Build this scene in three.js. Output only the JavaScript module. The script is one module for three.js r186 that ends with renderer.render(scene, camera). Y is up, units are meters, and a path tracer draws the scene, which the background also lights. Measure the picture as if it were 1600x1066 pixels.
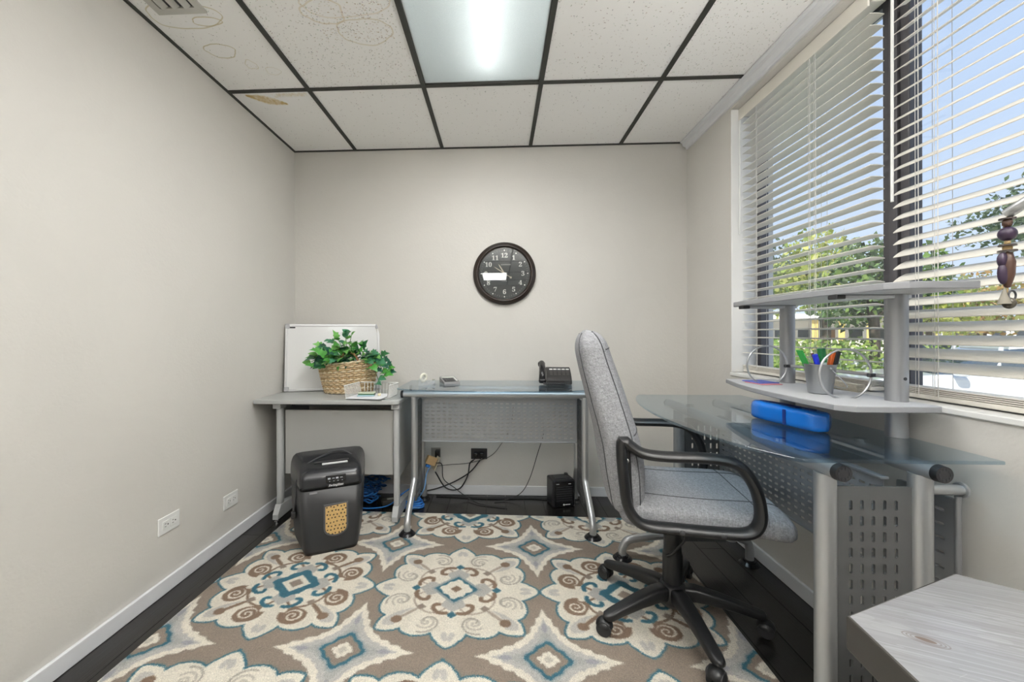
import * as THREE from 'three';
import { RoundedBoxGeometry } from 'three/addons/geometries/RoundedBoxGeometry.js';
import { mergeGeometries, mergeVertices } from 'three/addons/utils/BufferGeometryUtils.js';
import { RectAreaLightUniformsLib } from 'three/addons/lights/RectAreaLightUniformsLib.js';

// ---------------------------------------------------------------- camera, sky, sun, lamps, exposure
const scene = new THREE.Scene();
const camera = new THREE.PerspectiveCamera(2 * Math.atan(533 / 619.4) * 180 / Math.PI, 1600 / 1066, 0.05, 400);
camera.position.set(0, 1.1091, 0);
camera.rotation.order = 'YXZ';
camera.rotation.set(0, 0.0443, -0.0026);
camera.setViewOffset(1600, 1066, 48.4, 10.6, 1600, 1066);
camera.updateMatrixWorld();

const renderer = new THREE.WebGLRenderer();
renderer.toneMapping = THREE.LinearToneMapping;
renderer.toneMappingExposure = 1.0;
renderer.shadowMap.enabled = true;
RectAreaLightUniformsLib.init();

{ // clear daylight sky: pale at the horizon, bluer overhead
  const W = 64, H = 128, d = new Float32Array(W * H * 4);
  for (let r = 0; r < H; r++) {
    const e = Math.max(0, (r + 0.5) / H * 2 - 1), k = Math.pow(e, 0.55);
    const lo = [0.80, 0.89, 1.0], hi = [0.26, 0.46, 0.86];
    for (let c = 0; c < W; c++) for (let j = 0; j < 4; j++) d[(r * W + c) * 4 + j] = j === 3 ? 1 : (lo[j] + (hi[j] - lo[j]) * k);
  }
  const t = new THREE.DataTexture(d, W, H, THREE.RGBAFormat, THREE.FloatType);
  t.mapping = THREE.EquirectangularReflectionMapping; t.magFilter = THREE.LinearFilter; t.needsUpdate = true;
  scene.background = t;
  scene.backgroundIntensity = 1.15;
}
const sun = new THREE.DirectionalLight(new THREE.Color().setRGB(1, 0.95, 0.86), 6.5);
sun.name = 'sun'; sun.position.set(-14, 26, 9); sun.target.position.set(6, 0, -8); sun.castShadow = true;
Object.assign(sun.shadow.camera, { left: -40, right: 40, top: 40, bottom: -40, far: 120 });
scene.add(sun, sun.target);
const TROFFER_RADIANCE = 12.5;

// ---------------------------------------------------------------- helpers
const V = (x, y, z) => new THREE.Vector3(x, y, z), PI = Math.PI;
let seed = 7;
const rnd = () => { seed = (seed + 0x6d2b79f5) | 0; let t = Math.imul(seed ^ (seed >>> 15), 1 | seed); t = (t + Math.imul(t ^ (t >>> 7), 61 | t)) ^ t; return ((t ^ (t >>> 14)) >>> 0) / 4294967296; };
const rr = (a, b) => a + (b - a) * rnd();
const taken = {};
function numbered(n) { if (taken[n] === undefined) { taken[n] = 0; return n; } taken[n]++; return n + '_' + String(taken[n]).padStart(3, '0'); }
function part(name, geo, mat, parent) { const m = new THREE.Mesh(geo, mat); m.name = name; m.castShadow = m.receiveShadow = true; parent.add(m); return m; }
function tag(o, label, category, group) { o.userData.label = label; o.userData.category = category; if (group) o.userData.group = group; return o; }
function thing(name, label, category, pos = [0, 0, 0], ry = 0, group) {
  const g = new THREE.Group(); g.name = numbered(name); g.position.set(...pos); g.rotation.y = ry; scene.add(g);
  return tag(g, label, category, group);
}
function solo(name, geo, mat, label, category, pos = [0, 0, 0], ry = 0, group) {
  const m = part(numbered(name), geo, mat, scene); m.position.set(...pos); m.rotation.y = ry; return tag(m, label, category, group);
}
function struct(name, geo, mat) { const o = geo ? part(name, geo, mat, scene) : new THREE.Group(); o.name = name; if (!geo) scene.add(o); o.userData.kind = 'structure'; return o; }
const bx = (w, h, d, x = 0, y = 0, z = 0) => new THREE.BoxGeometry(w, h, d).translate(x, y, z);
const rb = (w, h, d, r, x = 0, y = 0, z = 0, s = 2) => new RoundedBoxGeometry(w, h, d, s, Math.min(r, w / 2.01, h / 2.01, d / 2.01)).translate(x, y, z);
function between(a, b, r, seg = 16) { // closed cylinder from a to b
  const d = b.clone().sub(a), g = new THREE.CylinderGeometry(r, r, d.length(), seg);
  g.applyQuaternion(new THREE.Quaternion().setFromUnitVectors(V(0, 1, 0), d.clone().normalize()));
  return g.translate(...a.clone().add(b).multiplyScalar(0.5).toArray());
}
const tube = (pts, r, seg = 48, rad = 10, closed = false, tension = 0.5) => {
  const c = new THREE.CatmullRomCurve3(pts.map((p) => (p.isVector3 ? p : V(...p))), closed, 'catmullrom', tension);
  const g = new THREE.TubeGeometry(c, seg, r, rad, closed);
  if (closed) return g;
  const a = c.getPointAt(0), b = c.getPointAt(1);
  const cap = (p, q) => { const t = new THREE.CircleGeometry(r, rad); t.applyQuaternion(new THREE.Quaternion().setFromUnitVectors(V(0, 0, 1), q)); return t.translate(p.x, p.y, p.z); };
  return mergeGeometries([g, cap(a, c.getTangentAt(0).negate()), cap(b, c.getTangentAt(1))]);
};
const merge = (...g) => mergeGeometries(g.map((x) => { const y = x.index ? x.toNonIndexed() : x; for (const k of Object.keys(y.attributes)) if (!['position', 'normal', 'uv'].includes(k)) y.deleteAttribute(k); return y; }));
function extr(shape, depth, bevel = 0, seg = 2, curve = 16) {
  return new THREE.ExtrudeGeometry(shape, { depth: depth - 2 * bevel, bevelEnabled: bevel > 0, bevelSize: bevel, bevelThickness: bevel, bevelOffset: -bevel, bevelSegments: seg, curveSegments: curve }).translate(0, 0, bevel);
}
const poly = (pts) => new THREE.Shape(pts.map((p) => new THREE.Vector2(...p)));
function roundRect(w, h, r, x = 0, y = 0) {
  const s = new THREE.Shape(), a = x - w / 2, b = y - h / 2;
  s.moveTo(a + r, b); s.lineTo(a + w - r, b); s.absarc(a + w - r, b + r, r, -PI / 2, 0); s.lineTo(a + w, b + h - r); s.absarc(a + w - r, b + h - r, r, 0, PI / 2);
  s.lineTo(a + r, b + h); s.absarc(a + r, b + h - r, r, PI / 2, PI); s.lineTo(a, b + r); s.absarc(a + r, b + r, r, PI, 1.5 * PI); return s;
}
// skin over a row of closed rings, closed at both ends; uv in metres
function loft(rings, caps = true) {
  const n = rings[0].length, P = [], U = [], I = []; let v = 0;
  rings.forEach((r, i) => {
    if (i) v += r[0].distanceTo(rings[i - 1][0]);
    let u = 0;
    for (let k = 0; k <= n; k++) { const p = r[k % n]; if (k) u += p.distanceTo(r[k - 1]); P.push(p.x, p.y, p.z); U.push(u, v); }
  });
  const m = n + 1;
  for (let i = 0; i + 1 < rings.length; i++) for (let k = 0; k < n; k++) { const a = i * m + k, b = a + m; I.push(a, a + 1, b, b, a + 1, b + 1); }
  if (caps) for (const [i, flip] of [[0, true], [rings.length - 1, false]]) {
    const c = rings[i].reduce((s, p) => s.add(p), V(0, 0, 0)).divideScalar(n), at = P.length / 3; P.push(c.x, c.y, c.z); U.push(0, 0);
    for (let k = 0; k < n; k++) flip ? I.push(at, i * m + k + 1, i * m + k) : I.push(at, i * m + k, i * m + k + 1);
  }
  const g = new THREE.BufferGeometry();
  g.setAttribute('position', new THREE.Float32BufferAttribute(P, 3)); g.setAttribute('uv', new THREE.Float32BufferAttribute(U, 2)); g.setIndex(I);
  g.computeVertexNormals();
  const N = g.attributes.normal; // weld the seam
  for (let i = 0; i < rings.length; i++) { const a = i * m, b = a + n, s = V(N.getX(a) + N.getX(b), N.getY(a) + N.getY(b), N.getZ(a) + N.getZ(b)).normalize(); N.setXYZ(a, s.x, s.y, s.z); N.setXYZ(b, s.x, s.y, s.z); }
  return g;
}
const spow = (c, p) => Math.sign(c) * Math.pow(Math.abs(c), p);
function boxUV(g, s = 1) { // uv in metres from position and the way each face points
  const q = g.index ? g.toNonIndexed() : g, p = q.attributes.position, n = q.attributes.normal, u = new Float32Array(p.count * 2);
  for (let i = 0; i < p.count; i++) {
    const ax = Math.abs(n.getX(i)), ay = Math.abs(n.getY(i)), az = Math.abs(n.getZ(i));
    const [a, b] = ax > ay && ax > az ? [p.getZ(i), p.getY(i)] : ay > az ? [p.getX(i), p.getZ(i)] : [p.getX(i), p.getY(i)];
    u[i * 2] = a / s; u[i * 2 + 1] = b / s;
  }
  q.setAttribute('uv', new THREE.BufferAttribute(u, 2)); return q;
}
// ---------------------------------------------------------------- textures and materials
const lin = (r, g, b) => new THREE.Color().setRGB(r, g, b);
const css = (c) => new THREE.Color(c);
const std = (color, roughness = 0.6, metalness = 0, more = {}) => new THREE.MeshStandardMaterial({ color, roughness, metalness, ...more });
const phys = (color, roughness, more = {}) => new THREE.MeshPhysicalMaterial({ color, roughness, ...more });
function canvasTex(w, h, draw, repeat, srgb = true) {
  const c = document.createElement('canvas'); c.width = w; c.height = h; const g = c.getContext('2d'); draw(g, w, h);
  const t = new THREE.CanvasTexture(c); if (srgb) t.colorSpace = THREE.SRGBColorSpace;
  if (repeat) { t.wrapS = t.wrapT = THREE.RepeatWrapping; t.repeat.set(repeat[0], repeat[1]); } return t;
}
function noiseTex(n, f, repeat, srgb = false) { // f(x, y) -> 0..1 grey or [r, g, b]
  const d = new Uint8Array(n * n * 4);
  for (let y = 0; y < n; y++) for (let x = 0; x < n; x++) { const v = f(x, y), a = Array.isArray(v) ? v : [v, v, v]; for (let k = 0; k < 3; k++) d[(y * n + x) * 4 + k] = Math.max(0, Math.min(255, a[k] * 255)); d[(y * n + x) * 4 + 3] = 255; }
  const t = new THREE.DataTexture(d, n, n); t.wrapS = t.wrapT = THREE.RepeatWrapping; t.magFilter = THREE.LinearFilter; if (repeat) t.repeat.set(...repeat);
  if (srgb) t.colorSpace = THREE.SRGBColorSpace; t.needsUpdate = true; return t;
}
function smoothField(n, cell) { // tileable value noise
  const k = n / cell, v = Array.from({ length: k * k }, rnd), s = (t) => t * t * (3 - 2 * t);
  return (x, y) => { const i = Math.floor(x / cell), j = Math.floor(y / cell), a = s(x / cell - i), b = s(y / cell - j), q = (p, r) => v[((r % k + k) % k) * k + ((p % k + k) % k)]; return (q(i, j) * (1 - a) + q(i + 1, j) * a) * (1 - b) + (q(i, j + 1) * (1 - a) + q(i + 1, j + 1) * a) * b; };
}
const f8 = smoothField(256, 8), f4 = smoothField(256, 4), f32 = smoothField(256, 32), f64 = smoothField(256, 64);
const peel = noiseTex(256, (x, y) => 0.5 * f8(x, y) + 0.35 * f4(x, y) + 0.15 * rnd(), [3, 3]);
const mottle = noiseTex(256, (x, y) => { const v = 0.965 + 0.035 * (0.6 * f64(x, y) + 0.4 * f32(x, y)); return [v, v, v]; }, [0.5, 0.5], true);
const M = {};
M.wall = std(lin(0.66, 0.64, 0.60), 0.55, 0, { map: mottle, bumpMap: peel, bumpScale: 0.0006 });
M.white = std(lin(0.80, 0.80, 0.78), 0.4);
M.baseboard = std(lin(0.76, 0.77, 0.79), 0.35);
M.jamb = std(lin(0.88, 0.875, 0.86), 0.5);
M.black = std(lin(0.018, 0.018, 0.02), 0.45);
M.blackGloss = std(lin(0.012, 0.012, 0.014), 0.22);
M.charcoal = std(lin(0.035, 0.036, 0.04), 0.42);
M.silver = std(lin(0.50, 0.51, 0.52), 0.36, 0.75);
M.silverDark = std(lin(0.36, 0.37, 0.385), 0.4, 0.7);
M.chrome = std(lin(0.75, 0.75, 0.76), 0.15, 1);
M.glass = phys(lin(0.70, 0.79, 0.85), 0.02, { transmission: 1, thickness: 0, ior: 1.52 });
M.pane = phys(lin(0.97, 0.98, 0.98), 0.0, { transmission: 1, thickness: 0, ior: 1.5 });
M.bar = std(lin(0.030, 0.031, 0.026), 0.55);
M.frame = std(lin(0.10, 0.096, 0.105), 0.4, 0.1);
M.slat = std(lin(0.80, 0.765, 0.69), 0.5);
M.cord = std(lin(0.72, 0.70, 0.66), 0.8);

// ---------------------------------------------------------------- room
const LW = -1.4397, RW = 1.2755, BW = -2.7438, FW = 5.0, CH = 2.397, TOPY = 2.62, RWO = 1.50;
const wallBox = (n, w, h, d, x, y, z) => struct(n, boxUV(bx(w, h, d, x, y, z)), M.wall);
wallBox('wall_left', 0.15, TOPY + 0.1, FW - BW + 0.3, LW - 0.075, TOPY / 2 - 0.05, (FW + BW) / 2);
wallBox('wall_back', RWO - LW + 0.15, TOPY + 0.1, 0.15, (RWO + LW - 0.15) / 2, TOPY / 2 - 0.05, BW - 0.0751);
wallBox('wall_front', RWO - LW + 0.15, TOPY + 0.1, 0.15, (RWO + LW - 0.15) / 2, TOPY / 2 - 0.05, FW + 0.0751);
const WZ0 = -2.235, WZ1 = -0.70, WY0 = 0.885, WY1 = 2.335;
{ // right wall with the window opening
  const s = poly([[-FW, -0.1], [-BW, -0.1], [-BW, TOPY], [-FW, TOPY]]);
  s.holes.push(new THREE.Path([[-WZ1, WY0], [-WZ0, WY0], [-WZ0, WY1], [-WZ1, WY1]].map((p) => new THREE.Vector2(...p))));
  struct('wall_right', boxUV(extr(s, RWO - RW).rotateY(PI / 2).translate(RW, 0, 0)), M.wall);
}
// floor: dark planks, each its own piece, over a slab
const floor = struct('floor');
part('subfloor', bx(RWO - LW + 0.3, 0.1, FW - BW + 0.3, (RWO + LW) / 2, -0.0625, (FW + BW) / 2), M.black, floor);
{
  const grain = noiseTex(256, (x, y) => 0.5 + 0.3 * (f4(x * 4, y * 0.25) - 0.5) + 0.25 * (f8(x * 2, y / 6) - 0.5), [6, 0.8]);
  const mats = [0.9, 1.0, 1.15, 1.3].map((k) => std(lin(0.0115 * k, 0.0105 * k, 0.0098 * k), 0.24, 0, { bumpMap: grain, bumpScale: 0.0006 }));
  const pw = 0.1235, cols = Math.ceil((RW - LW) / pw);
  for (let i = 0; i < cols; i++) {
    let z = BW - rr(0, 0.9);
    const x0 = LW + i * pw, x1 = Math.min(RW, x0 + pw);
    while (z < FW) {
      const z0 = Math.max(z, BW), z1 = Math.min(z + 1.22, FW);
      if (z1 - z0 > 0.02) part('plank', boxUV(bx(x1 - x0 - 0.0022, 0.012, z1 - z0 - 0.0022, (x0 + x1) / 2, -0.006, (z0 + z1) / 2)), mats[Math.floor(rnd() * 4)], floor);
      z += 1.22;
    }
  }
}
const bb = (n, w, d, x, z) => struct(n, rb(w, 0.064, d, 0.004, x, 0.032, z), M.baseboard);
bb('baseboard_left', 0.014, FW - BW, LW + 0.007, (FW + BW) / 2);
bb('baseboard_back', RW - LW - 0.03, 0.014, (RW + LW) / 2, BW + 0.007);
bb('baseboard_right', 0.014, FW - BW, RW - 0.007, (FW + BW) / 2);
// ceiling: slab, suspended tiles, dark grid
const GX = [LW, -0.9974, -0.3878, 0.2218, 0.8314, RW], GZ = [BW, -2.0463, -0.827, 0.392, 1.611, 2.83, 4.05, FW];
const ceiling = struct('ceiling');
part('slab', bx(RWO - LW + 0.3, 0.1, FW - BW + 0.3, (RWO + LW) / 2, TOPY + 0.05, (FW + BW) / 2), M.white, ceiling);
function fleck(g, w, h, n, stain) {
  g.fillStyle = '#f8f7f5'; g.fillRect(0, 0, w, h);
  if (stain) stain(g, w, h);
  for (let i = 0; i < n; i++) {
    const x = rnd() * w, y = rnd() * h, L = rr(1.5, 7), a = rnd() * PI;
    g.strokeStyle = `rgba(${90 + rnd() * 50 | 0},${86 + rnd() * 45 | 0},${76 + rnd() * 40 | 0},${rr(0.25, 0.8)})`; g.lineWidth = rr(0.8, 2.2);
    g.beginPath(); g.moveTo(x, y); g.lineTo(x + Math.cos(a) * L, y + Math.sin(a) * L); g.stroke();
  }
}
const tileUV = (g, x0, x1, z0, z1) => { const p = g.attributes.position, u = g.attributes.uv; for (let i = 0; i < p.count; i++) u.setXY(i, (p.getX(i) - x0) / (x1 - x0), (z1 - p.getZ(i)) / (z1 - z0)); return g; };
function ring(g, cx, cy, rx, ry, col, lw, wob) { // a tide mark with an uneven outline
  g.strokeStyle = col; g.lineWidth = lw; g.beginPath(); const ph = [rnd() * 6, rnd() * 6, rnd() * 6];
  for (let i = 0; i <= 90; i++) { const a = i / 90 * 2 * PI, k = 1 + wob * (Math.sin(3 * a + ph[0]) * 0.5 + Math.sin(5 * a + ph[1]) * 0.3 + Math.sin(11 * a + ph[2]) * 0.12); const x = cx + Math.cos(a) * rx * k, y = cy + Math.sin(a) * ry * k; i ? g.lineTo(x, y) : g.moveTo(x, y); }
  g.stroke();
}
const plainA = std(0xffffff, 0.9, 0, { map: canvasTex(512, 1024, (g, w, h) => fleck(g, w, h, 1500)) });
const plainB = std(0xffffff, 0.9, 0, { map: canvasTex(512, 1024, (g, w, h) => fleck(g, w, h, 1100)) });
const plainC = std(0xffffff, 0.9, 0, { map: canvasTex(512, 512, (g, w, h) => fleck(g, w, h, 260)) });
const sx = (x0, x1, w) => (x) => (x - x0) / (x1 - x0) * w, sz = (z0, z1, h) => (z) => (z - z0) / (z1 - z0) * h;
const stained = {
  '0,1': std(0xffffff, 0.9, 0, { map: canvasTex(512, 1024, (g, w, h) => fleck(g, w, h, 500, () => {
    const X = sx(GX[0], GX[1], w), Z = sz(GZ[1], GZ[2], h);
    ring(g, X(-1.262), Z(-1.753), 78, 38, 'rgba(184,170,128,0.6)', 4, 0.12); ring(g, X(-1.18), Z(-1.85), 30, 26, 'rgba(190,178,140,0.45)', 3, 0.2); ring(g, X(-1.10), Z(-1.90), 40, 24, 'rgba(196,186,150,0.3)', 3, 0.15);
    ring(g, X(-1.27), Z(-1.55), 170, 60, 'rgba(186,172,130,0.5)', 4.5, 0.08); ring(g, X(-1.2), Z(-1.585), 70, 20, 'rgba(186,170,126,0.55)', 4, 0.1);
  }) ) }),
  '1,1': std(0xffffff, 0.9, 0, { map: canvasTex(512, 1024, (g, w, h) => fleck(g, w, h, 2300, () => {
    const X = sx(GX[1], GX[2], w), Z = sz(GZ[1], GZ[2], h);
    ring(g, X(-0.565), Z(-1.672), 98, 62, 'rgba(196,180,142,0.36)', 5, 0.1); ring(g, X(-0.70), Z(-1.56), 70, 52, 'rgba(194,170,124,0.26)', 6, 0.14); ring(g, X(-0.6), Z(-1.52), 150, 60, 'rgba(196,174,132,0.22)', 5, 0.1);
    for (let i = 0; i < 260; i++) { g.fillStyle = `rgba(120,84,40,${rr(0.15, 0.5)})`; g.fillRect(X(rr(-0.78, -0.45)), Z(rr(-1.72, -1.46)), rr(2, 6), rr(1, 4)); }
  }) ) }),
  '0,0': std(0xffffff, 0.9, 0, { map: canvasTex(512, 512, (g, w, h) => fleck(g, w, h, 150, () => {
    const X = sx(GX[0], GX[1], w), Z = sz(GZ[0], GZ[1], h);
    for (let i = 0; i < 700; i++) { const t = rnd(), s = rr(-1, 1) * Math.sin(PI * t); g.fillStyle = `rgba(196,168,108,${rr(0.05, 0.2)})`; g.beginPath(); g.arc(X(-1.36 + t * 0.18 + s * 0.015), Z(-2.085 - t * 0.085 + s * 0.03), rr(2, 9), 0, 7); g.fill(); }
    for (let i = 0; i < 200; i++) { const t = rnd(); g.fillStyle = `rgba(200,178,128,${rr(0.03, 0.1)})`; g.beginPath(); g.arc(X(-1.2 + t * 0.16 + rr(-0.02, 0.02)), Z(-2.075 - rr(0, 0.03)), rr(3, 8), 0, 7); g.fill(); }
  }) ) }),
};
const LIGHTS = [[2, 1], [1, 3], [2, 5]];
for (let i = 0; i < 5; i++) for (let j = 0; j < 7; j++) {
  if (LIGHTS.some(([a, b]) => a === i && b === j)) continue;
  const [x0, x1, z0, z1] = [GX[i] + 0.002, GX[i + 1] - 0.002, GZ[j] + 0.002, GZ[j + 1] - 0.002];
  const m = stained[i + ',' + j] ?? (j === 0 || j === 6 ? plainC : (i + j) % 2 ? plainA : plainB);
  part('ceiling_tile', tileUV(bx(x1 - x0, 0.016, z1 - z0, (x0 + x1) / 2, CH + 0.014, (z0 + z1) / 2), x0, x1, z0, z1), m, ceiling);
}
for (let i = 1; i < 5; i++) part('grid_bar', bx(0.023, 0.03, FW - BW, GX[i], CH + 0.015, (FW + BW) / 2), M.bar, ceiling);
for (let j = 1; j < 7; j++) part('grid_bar', bx(RW - LW, 0.03, 0.0225, (RW + LW) / 2, CH + 0.0153, GZ[j]), M.bar, ceiling);
part('grid_bar', bx(0.014, 0.03, FW - BW, LW + 0.007, CH + 0.0151, (FW + BW) / 2), M.bar, ceiling);
part('grid_bar', bx(RW - LW, 0.03, 0.014, (RW + LW) / 2, CH + 0.0152, BW + 0.007), M.bar, ceiling);
{ // white cornice along the window wall
  const s = poly([[0, 0], [0, 0.052], [-0.05, 0.052], [-0.05, 0.044], [-0.038, 0.04], [-0.034, 0.022], [-0.014, 0.014], [-0.012, 0]]);
  struct('trim_1', boxUV(extr(s, FW - BW - 0.016).translate(RW, CH - 0.048, BW + 0.015)), M.baseboard);
}
// ---------------------------------------------------------------- ceiling lights (recessed troffers)
const prism = noiseTex(256, (x, y) => 0.55 * rnd() + 0.45 * f4(x, y), [5, 10]);
function troffer(i, z0, z1, label) {
  const x0 = GX[i] + 0.013, x1 = GX[i + 1] - 0.013, cx = (x0 + x1) / 2, cz = (z0 + z1) / 2, w = x1 - x0, d = z1 - z0 - 0.026;
  const t = thing('ceiling_light', label, 'ceiling light', [cx, CH, cz], 0, 'recessed ceiling lights');
  part('housing', merge(bx(w, 0.004, d, 0, 0.15, 0), bx(0.004, 0.14, d, -w / 2 + 0.002, 0.08, 0), bx(0.004, 0.14, d, w / 2 - 0.002, 0.08, 0), bx(w, 0.14, 0.004, 0, 0.08, -d / 2 + 0.002), bx(w, 0.14, 0.004, 0, 0.08, d / 2 - 0.002)), M.housing ??= std(lin(0.60, 0.62, 0.625), 0.5), t);
  part('tube_lamp', between(V(0.035, 0.085, -d / 2 + 0.07), V(0.035, 0.085, d / 2 - 0.02), 0.016, 12), M.tubeGlow ??= std(0x000000, 0.5, 0, { emissive: lin(1, 1, 0.97), emissiveIntensity: 17 }), t);
  part('diffuser', boxUV(bx(w, 0.003, d, 0, 0.012, 0)), M.diffuser ??= phys(lin(0.80, 0.835, 0.84), 0.85, { transmission: 0.75, thickness: 0, bumpMap: prism, bumpScale: 0.002 }), t);
  const L = new THREE.RectAreaLight(lin(1, 0.995, 0.975), TROFFER_RADIANCE, w - 0.06, d - 0.06);
  L.name = 'troffer'; L.position.set(0, -0.004, 0); L.rotation.x = -PI / 2; t.add(L);
  return t;
}
troffer(2, GZ[1], GZ[2], 'recessed ceiling light panel with ribbed diffuser above the chair');
troffer(1, GZ[3], GZ[4], 'unseen recessed ceiling light panel behind the camera on the plain wall side');  // out of view, placed to light the far half from the front
troffer(2, GZ[5], GZ[6], 'unseen recessed ceiling light panel behind the camera close to the front wall');  // out of view, mirrored in the clock glass; lights the room from the front
// ---------------------------------------------------------------- window, sill, blinds
function windowUnit(name, z0, z1) {
  const g = struct(name), fx = 1.4325, fw = 0.045, y0 = WY0 + 0.012, y1 = WY1, s = 0.032;
  part('stile', rb(fw, y1 - y0, s, 0.004, fx, (y0 + y1) / 2, z0 + s / 2), M.frame, g); part('stile', rb(fw, y1 - y0, s, 0.004, fx, (y0 + y1) / 2, z1 - s / 2), M.frame, g);
  part('rail', rb(fw - 0.004, s, z1 - z0 - 2 * s, 0.004, fx, y0 + s / 2, (z0 + z1) / 2), M.frame, g); part('rail', rb(fw - 0.004, s, z1 - z0 - 2 * s, 0.004, fx, y1 - s / 2, (z0 + z1) / 2), M.frame, g);
  part('pane', bx(0.004, y1 - y0 - 2 * s + 0.01, z1 - z0 - 2 * s + 0.01, fx, (y0 + y1) / 2, (z0 + z1) / 2), M.pane, g);
}
windowUnit('window_1', WZ0 + 0.002, -1.4875); windowUnit('window_2', -1.4565, WZ1 - 0.002);
struct('trim_2', rb(0.065, WY1 - WY0 - 0.014, 0.030, 0.003, 1.4325, (WY0 + WY1) / 2 + 0.006, -1.472), M.frame); // mullion
{ // white lining of the opening
  const d = RWO - RW - 0.008, cx = (RWO + RW) / 2;
  struct('trim_3', rb(0.135, WY1 - WY0 - 0.014, 0.006, 0.002, RW + 0.0675, (WY0 + WY1) / 2 + 0.007, WZ0 + 0.0035), M.jamb);
  struct('trim_4', rb(d, 0.018, WZ1 - WZ0 + 0.002, 0.004, cx - 0.012, WY0 + 0.004, (WZ0 + WZ1) / 2), M.white);        // sill board
}
const slatGeo = (len) => { // shallow curved slat, 50 mm wide
  const s = new THREE.Shape(), w = 0.025, t = 0.0026, c = 0.0028, n = 6;
  for (let i = 0; i <= n; i++) { const a = -1 + 2 * i / n; s[i ? 'lineTo' : 'moveTo'](a * w, c * (1 - a * a)); }
  for (let i = n; i >= 0; i--) { const a = -1 + 2 * i / n; s.lineTo(a * w, c * (1 - a * a) - t); }
  return new THREE.ExtrudeGeometry(s, { depth: len, bevelEnabled: false, curveSegments: 1 });
};
function blind(label, z0, z1, tilt, ybot, wandZ, wandLen, cords, twist = () => 0) {
  const bxX = 1.352, L = z1 - z0, t = thing('window_blind', label, 'blind', [bxX, WY0 + 0.012, z0], 0, 'slatted window blinds'), Y = (y) => y - WY0 - 0.012;
  part('headrail', rb(0.055, 0.042, L, 0.003, 0, Y(WY1 - 0.023), L / 2), M.slat, t);
  part('valance', rb(0.008, 0.062, L + 0.008, 0.003, -0.036, Y(WY1 - 0.033), L / 2), M.slat, t);
  const g = slatGeo(L - 0.012), pitch = 0.0415, n = Math.floor((WY1 - 0.08 - ybot - 0.03) / pitch);
  for (let i = 0; i < n; i++) { const s = part('slat', g, M.slat, t); s.position.set(0, Y(WY1 - 0.085 - i * pitch), 0.006); s.rotation.z = tilt + twist(i / n) + rr(-0.02, 0.02); s.rotation.x = rr(-0.002, 0.002); }
  const last = WY1 - 0.085 - (n - 1) * pitch;
  part('bottom_rail', rb(0.05, 0.016, L - 0.012, 0.005, 0, Y(ybot + 0.008), L / 2), M.slat, t);
  const stack = Math.max(0, Math.floor((last - ybot - 0.03) / 0.006));
  for (let i = 0; i < Math.min(stack, 4); i++) { const s = part('slat', g, M.slat, t); s.position.set(0, Y(ybot + 0.02 + i * 0.0052), 0.006); }
  for (const f of cords) {
    const z = f * L; for (const dx of [-0.0262, 0.0262]) part('ladder_cord', between(V(dx, Y(WY1 - 0.045), z), V(dx, Y(ybot + 0.01), z), 0.0008, 5), M.cord, t);
    part('lift_cord', between(V(-0.029, Y(WY1 - 0.045), z + 0.012), V(-0.029, Y(ybot + 0.01), z + 0.012), 0.0011, 5), M.cord, t);
  }
  const wz = wandZ - z0; part('tilt_wand', between(V(-0.044, Y(WY1 - 0.07), wz), V(-0.046, Y(WY1 - 0.07 - wandLen), wz), 0.0042, 8), M.white, t);
}
blind('window blind with level slats beside the bare back wall', WZ0 + 0.012, -1.47, -0.06, WY0 + 0.018, WZ0 + 0.03, 0.62, [0.16, 0.62, 0.66]);
blind('window blind with tilted slats behind the hanging bead ornament', -1.405, WZ1 - 0.01, 0.50, WY0 + 0.018, -1.375, 0.72, [0.12, 0.2, 0.62], (f) => 0.1 * f);

// ---------------------------------------------------------------- outdoors
const GY = -0.55;
const at = (u, v, d) => camera.localToWorld(V((u - 751.6) / 619.4 * d, -(v - 522.4) / 619.4 * d, -d));
{
  const grit = noiseTex(256, (x, y) => { const v = 0.86 + 0.1 * f8(x, y) + 0.06 * rnd(); return [v, v, v * 0.98]; }, [0.5, 0.5], true);
  struct('ground', boxUV(bx(120, 0.2, 160, RWO + 60.2, GY - 0.1, -20)), std(lin(0.58, 0.575, 0.56), 0.9, 0, { map: grit }));
  const lawn = noiseTex(256, (x, y) => { const v = 0.55 + 0.35 * f8(x, y) + 0.2 * (rnd() - 0.5); return [v * 0.62, v, v * 0.28]; }, [1.5, 1.5], true);
  struct('lawn', boxUV(extr(poly([[1.6, 3.4], [16, 17], [17, 24], [1.6, 24]]), 0.04).rotateX(-PI / 2).translate(0, GY, 0)), std(lin(0.55, 0.62, 0.45), 0.95, 0, { map: lawn }));
}
const leafCard = (() => { const g = new THREE.BufferGeometry(); g.setAttribute('position', new THREE.Float32BufferAttribute([0, 0, 0, 0.5, 0.32, 0.1, 1, 0, 0, 0.5, -0.32, 0.1], 3)); g.setIndex([0, 3, 1, 1, 3, 2]); g.computeVertexNormals(); return g; })();
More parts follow.
